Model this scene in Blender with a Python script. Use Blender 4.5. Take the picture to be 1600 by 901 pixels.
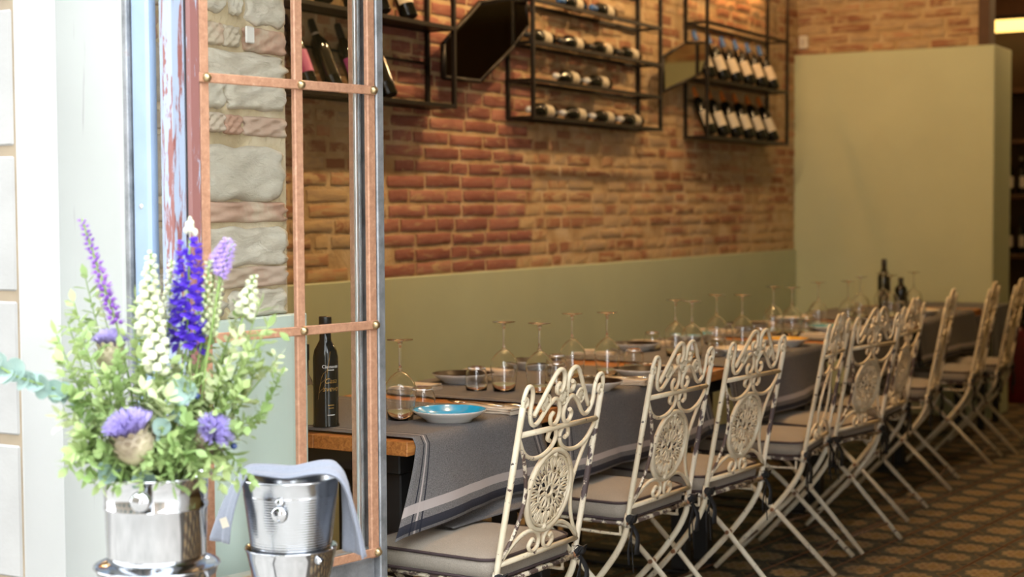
import bpy, math, random
from math import sin, cos, pi, radians as R
from mathutils import Vector, Matrix
random.seed(7)
S = bpy.context.scene
for o in list(bpy.data.objects): bpy.data.objects.remove(o)
COL = S.collection

# ------------------------------------------------------------------ camera
CAM = Vector((2.528, -3.689, 1.36))
YAW, ROLL, FPX = R(30.3), R(0.3), 2444.0
PITCH = math.atan((450.5 - 327.0) / FPX)
fw = Vector((-sin(YAW) * cos(PITCH), cos(YAW) * cos(PITCH), -sin(PITCH)))
rt0 = Vector((cos(YAW), sin(YAW), 0)); up0 = rt0.cross(fw)
rt = rt0 * cos(ROLL) - up0 * sin(ROLL)
up = up0 * cos(ROLL) + rt0 * sin(ROLL)
cd = bpy.data.cameras.new('camera'); cam = bpy.data.objects.new('camera', cd); COL.objects.link(cam)
cam.matrix_world = Matrix(((rt.x, up.x, -fw.x, CAM.x), (rt.y, up.y, -fw.y, CAM.y), (rt.z, up.z, -fw.z, CAM.z), (0, 0, 0, 1)))
cd.sensor_width = 36; cd.lens = FPX / 1600 * 36; cd.clip_start = .05; cd.clip_end = 200
cd.dof.use_dof = True; cd.dof.focus_distance = 4.0; cd.dof.aperture_fstop = 3.0
S.camera = cam
# ------------------------------------------------------------------ light
w = bpy.data.worlds.new('sky'); S.world = w; w.use_nodes = True
bg = w.node_tree.nodes['Background']; bg.inputs[0].default_value = (.90, .955, 1, 1); bg.inputs[1].default_value = 9.8
S.view_settings.view_transform = 'Standard'; S.view_settings.look = 'None'
S.view_settings.exposure = 0.0; S.view_settings.gamma = 1; S.view_settings.use_curve_mapping = False
LAMP_W = 62.0
WARM = (1, .65, .31)

# ------------------------------------------------------------------ helpers
class MB:
    def __init__(s): s.v = []; s.f = []; s.m = []; s.uv = []; s.sm = []
    def face(s, idx, mi=0, uv=None, smooth=False):
        s.f.append(tuple(idx)); s.m.append(mi); s.uv.append(uv); s.sm.append(smooth)
    def box(s, x0, x1, y0, y1, z0, z1, mi=0, M=None):
        b = len(s.v)
        for p in ((x0,y0,z0),(x1,y0,z0),(x1,y1,z0),(x0,y1,z0),(x0,y0,z1),(x1,y0,z1),(x1,y1,z1),(x0,y1,z1)):
            s.v.append(M @ Vector(p) if M else Vector(p))
        for q in ((0,3,2,1),(4,5,6,7),(0,1,5,4),(1,2,6,5),(2,3,7,6),(3,0,4,7)):
            s.face([b + i for i in q], mi)
        return s
    def bbox(s, x0, x1, y0, y1, z0, z1, c=.004, mi=0, M=None):
        # box with chamfered edges
        cx, cy, cz = (x0+x1)/2, (y0+y1)/2, (z0+z1)/2; hx, hy, hz = (x1-x0)/2, (y1-y0)/2, (z1-z0)/2
        c = min(c, hx*.9, hy*.9, hz*.9); b = len(s.v); ids = {}
        for sx in (-1,1):
            for sy in (-1,1):
                for sz in (-1,1):
                    for a in range(3):
                        p = [sx*(hx-c), sy*(hy-c), sz*(hz-c)]; p[a] = (sx*hx, sy*hy, sz*hz)[a]
                        ids[(sx,sy,sz,a)] = len(s.v); q = Vector((cx+p[0], cy+p[1], cz+p[2]))
                        s.v.append(M @ q if M else q)
        def k(a, sg, t, u):
            r = [0,0,0]; r[a] = sg; o = [i for i in range(3) if i != a]; r[o[0]] = t; r[o[1]] = u
            return tuple(r)
        for a in range(3):
            for sg in (-1,1):
                l = [ids[k(a,sg,t,u)+(a,)] for t,u in ((-1,-1),(1,-1),(1,1),(-1,1))]
                if (sg < 0) ^ (a == 1): l = l[::-1]
                s.face(l, mi)
        for a in range(3):
            o = [i for i in range(3) if i != a]
            for t in (-1,1):
                for u in (-1,1):
                    e0 = k(a,-1,t,u); e1 = k(a,1,t,u)
                    l = [ids[e0+(o[0],)], ids[e1+(o[0],)], ids[e1+(o[1],)], ids[e0+(o[1],)]]
                    if (t*u > 0) ^ (a == 1): l = l[::-1]
                    s.face(l, mi)
        for sx in (-1,1):
            for sy in (-1,1):
                for sz in (-1,1):
                    l = [ids[(sx,sy,sz,a)] for a in range(3)]
                    if sx*sy*sz < 0: l = l[::-1]
                    s.face(l, mi)
        return s
    def tube(s, pts, r, n=8, mi=0, closed=False, cap=True, flat=1.0, nrm=None):
        pts = [Vector(p) for p in pts]; N = len(pts)
        rr = r if isinstance(r, (list, tuple)) else [r]*N
        T = []
        for i in range(N):
            a = pts[i-1] if (i > 0 or closed) else pts[i]
            c = pts[(i+1) % N] if (i < N-1 or closed) else pts[i]
            t = (c-a); T.append(t.normalized() if t.length > 1e-9 else Vector((0,0,1)))
        u = Vector(nrm) if nrm else (Vector((0,0,1)) if abs(T[0].z) < .9 else Vector((1,0,0)))
        b = len(s.v)
        for i in range(N):
            if nrm: u = Vector(nrm)
            u = (u - T[i]*u.dot(T[i]))
            u = u.normalized() if u.length > 1e-6 else T[i].orthogonal().normalized()
            w_ = T[i].cross(u)
            for k in range(n):
                a = 2*pi*k/n
                s.v.append(pts[i] + u*(cos(a)*rr[i]*flat) + w_*(sin(a)*rr[i]))
        for i in range(N if closed else N-1):
            j = (i+1) % N
            for k in range(n):
                k2 = (k+1) % n
                s.face((b+i*n+k, b+i*n+k2, b+j*n+k2, b+j*n+k), mi, smooth=True)
        if cap and not closed:
            s.face([b+k for k in range(n)][::-1], mi); s.face([b+(N-1)*n+k for k in range(n)], mi)
        return s
    def lathe(s, prof, n=24, mi=0, M=None, c=(0,0,0), smooth=True, mis=None):
        b = len(s.v); P = len(prof)
        for (r, z) in prof:
            for k in range(n):
                a = 2*pi*k/n; q = Vector((c[0]+r*cos(a), c[1]+r*sin(a), c[2]+z))
                s.v.append(M @ q if M else q)
        for i in range(P-1):
            m_ = mis[i] if mis else mi
            for k in range(n):
                k2 = (k+1) % n
                s.face((b+i*n+k, b+i*n+k2, b+(i+1)*n+k2, b+(i+1)*n+k), m_, smooth=smooth)
        if prof[0][0] > 1e-5 and smooth == 'cap': s.face([b+k for k in range(n)][::-1], mi)
        return s
    def quad(s, a, b_, c, d, mi=0, smooth=False):
        i = len(s.v); s.v += [Vector(a), Vector(b_), Vector(c), Vector(d)]; s.face((i,i+1,i+2,i+3), mi, smooth=smooth); return s
    def grid(s, fn, nu, nv, mi=0, uvf=None, smooth=True):
        b = len(s.v)
        for i in range(nu+1):
            for j in range(nv+1): s.v.append(Vector(fn(i/nu, j/nv)))
        for i in range(nu):
            for j in range(nv):
                q = [(i,j),(i+1,j),(i+1,j+1),(i,j+1)]
                uv = [uvf(a/nu, c/nv) for a, c in q] if uvf else None
                s.face([b+a*(nv+1)+c for a, c in q], mi, uv, smooth)
        return s
    def prism(s, poly, d, mi=0, M=None):
        # poly: list of (x,y); extruded z 0..d
        b = len(s.v); n = len(poly)
        for z in (0, d):
            for x, y in poly:
                q = Vector((x,y,z)); s.v.append(M @ q if M else q)
        s.face([b+i for i in range(n)][::-1], mi); s.face([b+n+i for i in range(n)], mi)
        for i in range(n):
            j = (i+1) % n; s.face((b+i,b+j,b+n+j,b+n+i), mi)
        return s
    def mesh(s, name, mats):
        me = bpy.data.meshes.new(name)
        me.from_pydata([tuple(v) for v in s.v], [], s.f)
        for m in (mats if isinstance(mats, (list, tuple)) else [mats]): me.materials.append(m)
        me.polygons.foreach_set('material_index', s.m)
        me.polygons.foreach_set('use_smooth', [bool(x) for x in s.sm])
        if any(u is not None for u in s.uv):
            L = me.uv_layers.new(name='UVMap'); k = 0; flat = []
            for f, u in zip(s.f, s.uv):
                for q in range(len(f)): flat += list(u[q]) if u else [0, 0]
            L.data.foreach_set('uv', flat)
        me.update(); return me
    def build(s, name, mats, parent=None, loc=None, label=None):
        return link(name, s.mesh(name, mats), parent, loc, label)
def link(name, me, parent=None, loc=None, label=None):
    o = bpy.data.objects.new(name, me); COL.objects.link(o)
    if parent: o.parent = parent
    if loc is not None: o.location = loc
    if label: o['label'] = label
    return o
def tag(o, label, cat, group=None):
    o['label'] = label; o['category'] = cat
    if group: o['group'] = group
    return o
def thing(name, label, cat, loc=(0,0,0), rz=0, group=None):
    o = bpy.data.objects.new(name, None); COL.objects.link(o); o.location = loc; o.rotation_euler = (0,0,rz); o.empty_display_size = .05
    return tag(o, label, cat, group)
def struct(o): o['kind'] = 'structure'; return o
def stuff(o): o['kind'] = 'stuff'; return o
def dup(root, loc=None, rz=None, label=None, group=None):
    r = root.copy(); COL.objects.link(r)
    if loc is not None: r.location = loc
    if rz is not None: r.rotation_euler = (0,0,rz)
    if label: r['label'] = label
    if group: r['group'] = group
    for ch in list(KIDS(root)):
        c = ch.copy(); COL.objects.link(c); c.parent = r
        for g in list(KIDS(ch)):
            d = g.copy(); COL.objects.link(d); d.parent = c
    return r
def KIDS(o): return [c for c in bpy.data.objects if c.parent == o]
def smooth_path(P, k=6, closed=False):
    P = [Vector(p) for p in P]; n = len(P); out = []
    rng = range(n) if closed else range(n-1)
    for i in rng:
        p0 = P[i-1] if (i > 0 or closed) else P[0]*2-P[1]
        p1 = P[i]; p2 = P[(i+1) % n]
        p3 = P[(i+2) % n] if (closed or i+2 < n) else P[-1]*2-P[-2]
        for q in range(k):
            t = q/k
            out.append(.5*((2*p1)+(p2-p0)*t+(2*p0-5*p1+4*p2-p3)*t*t+(3*p1-p0-3*p2+p3)*t**3))
    if not closed: out.append(P[-1])
    return out
def pix(P):
    v = Vector(P)-CAM; z = v.dot(fw)
    return 800+FPX*v.dot(rt)/z, 450.5-FPX*v.dot(up)/z, z
def seen(P, m=25):
    x, y, z = pix(P); return z > 0 and -m < x < 1600+m and -m < y < 901+m

# ------------------------------------------------------------------ materials
class NT:
    def __init__(s, name):
        s.mat = bpy.data.materials.new(name); s.mat.use_nodes = True; s.t = s.mat.node_tree
        s.b = s.t.nodes['Principled BSDF']; s.out = s.t.nodes['Material Output']
    def n(s, typ, **kw):
        x = s.t.nodes.new(typ)
        for k, v in kw.items(): setattr(x, k, v)
        return x
    def l(s, a, b): s.t.links.new(a, b)
    def coord(s, which='Object'): return s.n('ShaderNodeTexCoord').outputs[which]
    def noise(s, scale, detail=4, vec=None, dist=0, rough=.5):
        x = s.n('ShaderNodeTexNoise'); x.inputs['Scale'].default_value = scale; x.inputs['Detail'].default_value = detail
        x.inputs['Distortion'].default_value = dist; x.inputs['Roughness'].default_value = rough
        s.l(vec if vec is not None else s.coord(), x.inputs['Vector']); return x.outputs['Fac']
    def ramp(s, fac, stops, mode='LINEAR'):
        x = s.n('ShaderNodeValToRGB'); r = x.color_ramp; r.interpolation = mode
        while len(r.elements) < len(stops): r.elements.new(.5)
        for e, (p, c) in zip(r.elements, stops):
            e.position = p; e.color = (c[0], c[1], c[2], 1) if not isinstance(c, (int, float)) else (c, c, c, 1)
        s.l(fac, x.inputs[0]); return x.outputs[0]
    def mix(s, fac, a, b, typ='MIX'):
        x = s.n('ShaderNodeMix', data_type='RGBA', blend_type=typ)
        for sock, val in ((x.inputs[0], fac), (x.inputs[6], a), (x.inputs[7], b)):
            if hasattr(val, 'is_linked'): s.l(val, sock)
            else: sock.default_value = val if isinstance(val, (int, float)) else (val[0], val[1], val[2], 1)
        return x.outputs[2]
    def math(s, op, a, b=None, c=None):
        x = s.n('ShaderNodeMath', operation=op)
        for i, val in enumerate((a, b, c)):
            if val is None: continue
            if hasattr(val, 'is_linked'): s.l(val, x.inputs[i])
            else: x.inputs[i].default_value = val
        return x.outputs[0]
    def bump(s, h, strength=.3, dist=.01):
        x = s.n('ShaderNodeBump'); x.inputs['Strength'].default_value = strength; x.inputs['Distance'].default_value = dist
        s.l(h, x.inputs['Height']); s.l(x.outputs[0], s.b.inputs['Normal'])
    def set(s, col=None, rough=None, metal=None, spec=None):
        if col is not None:
            if hasattr(col, 'is_linked'): s.l(col, s.b.inputs['Base Color'])
            else: s.b.inputs['Base Color'].default_value = (*col, 1)
        if rough is not None:
            if hasattr(rough, 'is_linked'): s.l(rough, s.b.inputs['Roughness'])
            else: s.b.inputs['Roughness'].default_value = rough
        if metal is not None:
            if hasattr(metal, 'is_linked'): s.l(metal, s.b.inputs['Metallic'])
            else: s.b.inputs['Metallic'].default_value = metal
        if spec is not None: s.b.inputs['Specular IOR Level'].default_value = spec
        return s
def plain(name, col, rough=.5, metal=0, var=.12, sc=12, spec=.5, bump=0, bsc=200):
    t = NT(name); v = t.noise(sc, 4)
    c2 = tuple(min(1, x*(1+var)) for x in col); c1 = tuple(x*(1-var) for x in col)
    t.set(t.ramp(v, [(.3, c1), (.7, c2)]), rough, metal, spec)
    if bump: t.bump(t.noise(bsc, 3), bump, .002)
    return t.mat
M = {}
# chipped cream paint on iron
t = NT('chipped_cream_paint'); n1 = t.noise(75, 5, rough=.7); n2 = t.noise(5, 2)
th = t.math('ADD', n1, t.math('MULTIPLY', n2, .35))
chip = t.ramp(th, [(.815, 0.0), (.83, 1.0)])
paint = t.ramp(t.noise(9, 4), [(.3, (.60, .49, .33)), (.65, (.74, .66, .50))])
rust = t.ramp(t.noise(30, 3), [(.35, (.045, .03, .035)), (.6, (.10, .055, .04)), (.75, (.28, .12, .045))])
t.set(t.mix(chip, paint, rust), t.ramp(chip, [(0, .38), (1, .75)]))
t.bump(t.math('MULTIPLY', chip, -1), .35, .002); M['chair'] = t.mat
t = NT('worn_iron_paint'); n1 = t.noise(28, 5, rough=.7)
chip = t.ramp(n1, [(.47, 0.0), (.52, 1.0)])
t.set(t.mix(chip, (.70, .62, .48), (.10, .065, .055)), .6); M['chair_worn'] = t.mat
M['rust'] = plain('rusty_iron', (.26, .12, .055), .75, .1, .5, 60)
M['rustdark'] = plain('rusty_stretcher', (.21, .13, .085), .75, .1, .35, 60)
def fabric(name, col, var=.15, sc=420, amt=.25):
    t = NT(name); co = t.coord()
    wv = t.n('ShaderNodeTexNoise'); wv.inputs['Scale'].default_value = sc; wv.inputs['Detail'].default_value = 2; t.l(co, wv.inputs['Vector'])
    c = t.ramp(wv.outputs['Fac'], [(.3, tuple(x*(1-var*1.6) for x in col)), (.7, tuple(min(1, x*(1+var*1.6)) for x in col))])
    t.set(t.mix(.35, c, t.ramp(t.noise(6, 3), [(.3, tuple(x*(1-var) for x in col)), (.7, tuple(x*(1+var) for x in col))])), .9, 0, .2)
    t.bump(wv.outputs['Fac'], amt, .002)
    t.b.inputs['Sheen Weight'].default_value = .15
    return t
M['seat'] = fabric('seat_linen', (.27, .235, .195)).mat
M['piping'] = plain('dark_piping', (.045, .028, .030), .8)
M['ribbon'] = plain('black_ribbon', (.012, .012, .014), .7)
M['napkin'] = fabric('napkin_linen', (.60, .52, .42), .06).mat
M['dishcloth'] = fabric('grey_dish_cloth', (.20, .215, .26), .10).mat
# table runner with woven stripes (uv in metres: u from nearer side edge, v from hem)
t = NT('grey_runner'); uvn = t.n('ShaderNodeUVMap'); uvn.uv_map = 'UVMap'
sep = t.n('ShaderNodeSeparateXYZ'); t.l(uvn.outputs[0], sep.inputs[0]); U, V = sep.outputs[0], sep.outputs[1]
def band(x, a, b): return t.math('MULTIPLY', t.math('GREATER_THAN', x, a), t.math('LESS_THAN', x, b))
wv = t.noise(380, 2)
base = t.ramp(wv, [(.3, (.08, .079, .084)), (.7, (.21, .203, .205))])
base = t.mix(t.ramp(t.noise(5, 3), [(.3, 0), (.8, .35)]), base, (.16, .155, .16))
lt = (.42, .38, .37); dk = (.018, .02, .032)
c = base
for a, b, cc in ((.034, .038, dk), (.046, .051, lt), (.060, .064, dk)): c = t.mix(band(U, a, b), c, cc)
for a, b, cc in ((.040, .060, lt), (.006, .024, dk)): c = t.mix(t.math('MULTIPLY', band(V, a, b), .92), c, cc)
t.set(c, .9, 0, .2); t.bump(wv, .3, .002); M['runner'] = t.mat
M['runner_plain'] = fabric('dark_runner', (.085, .085, .095), .2).mat
# wood
t = NT('honey_wood'); mp = t.n('ShaderNodeMapping'); mp.inputs['Scale'].default_value = (14, 1.2, 14); t.l(t.coord(), mp.inputs[0])
g = t.noise(6, 6, mp.outputs[0], 1.2); t.set(t.ramp(g, [(.3, (.26, .085, .02)), (.55, (.47, .19, .05)), (.75, (.60, .28, .085))]), .33)
t.bump(g, .1, .002); M['wood'] = t.mat
M['black_steel'] = plain('black_steel', (.020, .016, .014), .45, .6, .3)
M['under_dark'] = plain('dark_table_base', (.015, .015, .016), .6)
# thin glass: transparent sheet with a Fresnel reflection
def thin_glass(name, tint, boost, add):
    t = NT(name); t.t.nodes.remove(t.b)
    tr = t.n('ShaderNodeBsdfTransparent'); tr.inputs[0].default_value = (*tint, 1)
    gl = t.n('ShaderNodeBsdfGlossy'); gl.inputs['Roughness'].default_value = .01
    fr = t.n('ShaderNodeLayerWeight'); fr.inputs['Blend'].default_value = .5
    mx = t.n('ShaderNodeMixShader')   # Schlick reflectance of a thin sheet
    k = t.math('MINIMUM', t.math('ADD', t.math('MULTIPLY', t.math('POWER', fr.outputs['Facing'], 3.2), boost), add), 1.0)
    t.l(k, mx.inputs[0]); t.l(tr.outputs[0], mx.inputs[1]); t.l(gl.outputs[0], mx.inputs[2]); t.l(mx.outputs[0], t.out.inputs[0])
    return t.mat
M['bowl'] = thin_glass('thin_wine_glass', (.95, .95, .94), .9, .12)
M['pane'] = thin_glass('window_pane', (.97, .98, .96), .9, .04)
t = NT('solid_glass'); t.set((1, 1, 1), .02); t.b.inputs['Transmission Weight'].default_value = 1; t.b.inputs['IOR'].default_value = 1.45; M['glass'] = t.mat
M['bottle'] = plain('black_bottle_glass', (.006, .007, .006), .08, 0, .2, spec=.6)
M['oilbottle'] = plain('dark_oil_bottle', (.006, .009, .012), .10, 0, .2)
M['label'] = plain('cream_label', (.52, .47, .38), .6, var=.05)
M['pinklabel'] = plain('pink_label', (.33, .05, .22), .5)
M['cap_blue'] = plain('blue_capsule', (.04, .13, .38), .4)
M['cap_orange'] = plain('orange_capsule', (.75, .23, .04), .4)
M['cap_black'] = plain('black_capsule', (.012, .012, .013), .35)
M['cap_white'] = plain('pale_capsule', (.5, .52, .55), .35)
M['gold'] = plain('gold_print', (.50, .30, .08), .4, .4); M['whiteprint'] = plain('white_print', (.8, .8, .8), .5)
M['white_ceramic'] = plain('white_ceramic', (.76, .74, .70), .16, var=.03)
M['blue_glaze'] = plain('blue_glaze', (.018, .36, .66), .12, var=.10, sc=30)
M['dark_glaze'] = plain('dark_brown_glaze', (.014, .008, .006), .32, spec=.1)
M['cream_glaze'] = plain('cream_glaze', (.66, .58, .46), .2, var=.05)
M['ochre_glaze'] = plain('ochre_glaze', (.58, .33, .05), .2)
M['teal_glaze'] = plain('teal_glaze', (.10, .30, .36), .15)
M['cutlery'] = plain('steel_cutlery', (.55, .54, .52), .18, 1, .05)
M['steel'] = plain('polished_steel', (.50, .51, .53), .08, 1, .03)
M['brushed'] = plain('brushed_steel', (.47, .485, .51), .20, 1, .05)
M['brass'] = plain('dull_brass', (.45, .34, .19), .35, .9)
# wall finishes
M['green'] = plain('sage_green_paint', (.49, .54, .375), .55, 0, .04, 3, bump=.05, bsc=60)
M['aqua'] = plain('pale_sage_daylit', (.58, .69, .63), .5, 0, .03, 3)  # pale board paint, lightened further to carry the daylight at the door
t = NT('mortar'); t.set(t.ramp(t.noise(7, 6), [(.3, (.36, .24, .13)), (.5, (.50, .36, .21)), (.7, (.60, .47, .31))]), .95, 0, .1)
t.bump(t.noise(60, 5), .6, .01); M['mortar'] = t.mat
t = NT('pier_mortar'); t.set(t.ramp(t.noise(7, 6), [(.3, (.44, .35, .22)), (.5, (.58, .48, .32)), (.7, (.66, .57, .42))]), .95, 0, .1)
t.bump(t.noise(60, 5), .6, .01); M['pier_mortar'] = t.mat
def brickmat(name, a, b, smear, sc=(.50, .36, .21)):
    t = NT(name); co = t.coord('Generated')
    oi = t.n('ShaderNodeObjectInfo'); va = t.n('ShaderNodeVectorMath', operation='ADD'); t.l(t.coord('Object'), va.inputs[0])
    cb = t.n('ShaderNodeCombineXYZ'); k = t.math('MULTIPLY', oi.outputs['Random'], 37.0); t.l(k, cb.inputs[0]); t.l(k, cb.inputs[2]); t.l(cb.outputs[0], va.inputs[1])
    vec = va.outputs[0]
    c = t.ramp(t.noise(2.2, 6, vec, .4, .65), [(.3, a), (.7, b)])
    sm = t.ramp(t.noise(1.6, 6, vec, .6, .7), [(smear-.04, 1.0), (smear+.06, 0.0)])
    t.set(t.mix(sm, c, sc), .92, 0, .15); t.bump(t.noise(9, 6, vec), .5, .006); return t.mat
BR = [brickmat('red_brick_a', (.26, .100, .075), (.37, .175, .135), .37), brickmat('red_brick_b', (.31, .128, .095), (.43, .22, .17), .40),
      brickmat('red_brick_c', (.22, .085, .066), (.32, .145, .115), .38)]
BRO = [brickmat('rough_brick_a', (.28, .12, .065), (.40, .21, .13), .48), brickmat('rough_brick_b', (.40, .20, .11), (.52, .31, .19), .50),
       brickmat('rough_brick_c', (.36, .25, .16), (.48, .36, .24), .48), brickmat('rough_brick_d', (.25, .11, .065), (.36, .19, .12), .47)]
PBR = [brickmat('pier_brick_a', (.42, .22, .15), (.56, .42, .33), .47, (.55, .47, .36)), brickmat('pier_brick_b', (.46, .30, .22), (.56, .47, .39), .50, (.52, .45, .35))]
t = NT('grey_fieldstone'); oi = t.n('ShaderNodeObjectInfo')
va = t.n('ShaderNodeVectorMath', operation='ADD'); t.l(t.coord('Object'), va.inputs[0]); cb = t.n('ShaderNodeCombineXYZ')
k = t.math('MULTIPLY', oi.outputs['Random'], 21.0); t.l(k, cb.inputs[1]); t.l(k, cb.inputs[2]); t.l(cb.outputs[0], va.inputs[1])
mp = t.n('ShaderNodeMapping'); mp.inputs['Scale'].default_value = (1, 1, 2.6); t.l(va.outputs[0], mp.inputs[0]); vec = mp.outputs[0]
n1 = t.noise(6, 8, vec, .6, .68); n2 = t.noise(16, 9, vec, 1.4, .72)
c = t.ramp(n1, [(.28, (.50, .44, .34)), (.5, (.67, .61, .50)), (.72, (.79, .74, .64))])
c = t.mix(t.ramp(n2, [(.28, .6), (.37, 0.0)]), c, (.30, .27, .21))
c = t.mix(t.math('MULTIPLY', oi.outputs['Random'], .30), c, (.54, .52, .44)); t.set(c, .92, 0, .2)
t.bump(t.math('ADD', t.math('MULTIPLY', n1, .7), n2), .55, .02); M['stone'] = t.mat
M['plaster'] = plain('white_plaster', (.46, .455, .44), .9, 0, .03, 4, .2, .15, 40)
t = NT('jamb_plaster'); n = t.noise(3, 6)
mp = t.n('ShaderNodeMapping'); mp.inputs['Scale'].default_value = (30, 30, 1.5); t.l(t.coord(), mp.inputs[0])
st = t.ramp(t.noise(2, 4, mp.outputs[0]), [(.26, (.19, .19, .18)), (.33, (.355, .365, .35))])
t.set(t.mix(.5, t.ramp(n, [(.3, (.33, .34, .325)), (.7, (.385, .40, .385))]), st), .9, 0, .2); M['jamb'] = t.mat
M['block'] = plain('limestone_block', (.30, .295, .285), .9, 0, .05, 9, .2, .3, 90)
M['joint'] = plain('sandy_joint', (.24, .19, .13), .95)
def patina(name, a, b, k):
    t = NT(name); mp = t.n('ShaderNodeMapping'); mp.inputs['Scale'].default_value = (16, 16, 1.4); t.l(t.coord(), mp.inputs[0])
    f = t.ramp(t.noise(3.5, 7, mp.outputs[0], .3, .7), [(k, 0.0), (k+.03, 1.0)]); t.set(t.mix(f, a, b), .45, 0, .5); return t.mat
M['patina'] = patina('blue_grey_paint_over_red', (.27, .32, .41), (.20, .075, .065), .54)
M['patina_red'] = patina('red_primer_patches', (.22, .095, .085), (.30, .34, .42), .56)
M['paleblue'] = plain('pale_blue_metal', (.27, .36, .50), .4, .2, .06)
t = NT('rust_varnished_bar'); f = t.noise(70, 5, rough=.7)
t.set(t.ramp(f, [(.3, (.33, .16, .095)), (.6, (.47, .25, .15)), (.75, (.56, .36, .25))]), .5, .1); t.bump(f, .25, .002); M['bar'] = t.mat
t = NT('weathered_steel'); f = t.noise(12, 6, rough=.7)
t.set(t.ramp(f, [(.35, (.17, .18, .19)), (.62, (.33, .34, .36)), (.78, (.26, .13, .08))]), .45, .5); M['steelframe'] = t.mat
M['spacer'] = plain('aluminium_spacer', (.6, .61, .62), .35, .8)
M['darkgap'] = plain('groove_shade', (.02, .02, .022), .8)  # dark tone painted as shade of the groove in the door leaf
M['ceiling'] = plain('ceiling_plaster', (.42, .36, .28), .9)
M['pavement'] = plain('stone_pavement', (.38, .36, .33), .9, 0, .15, 3)
M['street'] = plain('street_ochre_plaster', (.26, .21, .16), .9, 0, .08, 2)
M['shutter'] = plain('dark_green_shutter', (.04, .06, .045), .6)
M['darkwood'] = plain('dark_bar_wood', (.055, .022, .010), .4)
M['red'] = plain('red_enamel', (.16, .004, .012), .4)
# patterned cement tile, uv 0..1 on each tile
t = NT('cement_tile'); uvn = t.n('ShaderNodeUVMap'); uvn.uv_map = 'UVMap'
sep = t.n('ShaderNodeSeparateXYZ'); t.l(uvn.outputs[0], sep.inputs[0])
ux = t.math('SUBTRACT', sep.outputs[0], .5); uy = t.math('SUBTRACT', sep.outputs[1], .5)
rr_ = t.math('SQRT', t.math('ADD', t.math('MULTIPLY', ux, ux), t.math('MULTIPLY', uy, uy)))
th_ = t.math('ARCTAN2', uy, ux)
pet = t.math('ADD', .285, t.math('MULTIPLY', t.math('ABSOLUTE', t.math('COSINE', t.math('MULTIPLY', th_, 5.0))), .085))
flower = t.math('LESS_THAN', rr_, pet)
ring = band(rr_, .17, .225) if False else t.math('MULTIPLY', t.math('GREATER_THAN', rr_, .17), t.math('LESS_THAN', rr_, t.math('ADD', .20, t.math('MULTIPLY', t.math('COSINE', t.math('MULTIPLY', th_, 10.0)), .05))))
core = t.math('LESS_THAN', rr_, .10)
bgc = t.ramp(t.noise(14, 3), [(.35, (.016, .021, .022)), (.65, (.062, .060, .048))])
corner = t.math('GREATER_THAN', t.math('ADD', t.math('ABSOLUTE', ux), t.math('ABSOLUTE', uy)), .80)
c = t.mix(corner, bgc, (.012, .016, .020))
dia = t.math('LESS_THAN', t.math('ABSOLUTE', t.math('SUBTRACT', t.math('ADD', t.math('ABSOLUTE', ux), t.math('ABSOLUTE', uy)), .76)), .018)
c = t.mix(dia, c, (.20, .12, .05))
c = t.mix(flower, c, t.ramp(t.noise(40, 3), [(.3, (.20, .140, .075)), (.7, (.33, .25, .15))]))
c = t.mix(ring, c, (.15, .06, .025)); c = t.mix(core, c, (.20, .125, .03))
ln = t.math('GREATER_THAN', t.math('ABSOLUTE', ux), .462); c = t.mix(ln, c, (.17, .085, .045))
t.set(c, .5, 0, .3); M['tile'] = t.mat
M['grout'] = plain('floor_grout', (.06, .05, .04), .9)
# plants
def leafmat(name, a, b, rough=.5, trans=.25):
    t = NT(name); t.set(t.ramp(t.noise(14, 3), [(.3, a), (.7, b)]), rough, 0, .3)
    tl = t.n('ShaderNodeBsdfTranslucent'); tl.inputs[0].default_value = (*b, 1); mx = t.n('ShaderNodeMixShader'); mx.inputs[0].default_value = trans
    t.l(t.b.outputs[0], mx.inputs[1]); t.l(tl.outputs[0], mx.inputs[2]); t.l(mx.outputs[0], t.out.inputs[0]); return t.mat
M['leaf'] = leafmat('light_green_leaf', (.24, .34, .11), (.46, .55, .26))
M['leaf2'] = leafmat('olive_green_leaf', (.15, .25, .07), (.35, .45, .19))
M['leaf3'] = leafmat('yellow_green_leaf', (.42, .49, .24), (.62, .67, .42))
M['euc'] = leafmat('eucalyptus_leaf', (.20, .31, .28), (.36, .47, .43))
M['stem'] = leafmat('green_stem', (.14, .24, .05), (.27, .36, .12), trans=.1)
M['violet'] = leafmat('violet_blue_petal', (.055, .02, .40), (.14, .06, .62))
M['purple'] = leafmat('purple_floret', (.20, .06, .42), (.36, .16, .58))
M['lilac'] = leafmat('lilac_floret', (.40, .26, .66), (.58, .44, .78))
M['thistle'] = leafmat('thistle_lilac', (.30, .24, .62), (.50, .42, .76))
M['cream'] = leafmat('cream_petal', (.60, .64, .40), (.80, .82, .66))
M['bract'] = leafmat('thistle_bract', (.16, .11, .08), (.50, .44, .30), trans=.05)
M['berry'] = plain('blue_berry', (.02, .04, .14), .4)
M['mouth_dark'] = plain('bucket_mouth_dark', (.03, .035, .02), .9)
def emit(name, col, st):
    t = NT(name); t.b.inputs['Base Color'].default_value = (*col, 1); t.b.inputs['Emission Color'].default_value = (*col, 1); t.b.inputs['Emission Strength'].default_value = st; return t.mat
M['bulb'] = emit('warm_bulb', WARM, 12); M['glow'] = emit('warm_light_box', (1, .62, .16), 3.0)
M['led'] = emit('warm_led_strip', (1, .45, .12), 6)
t = NT('dark_mirror'); t.set((.36, .33, .24), .06, 1); M['mirror'] = t.mat

WX = -1.2      # face of the long wall
EY = 6.5       # face of the end wall
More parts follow.
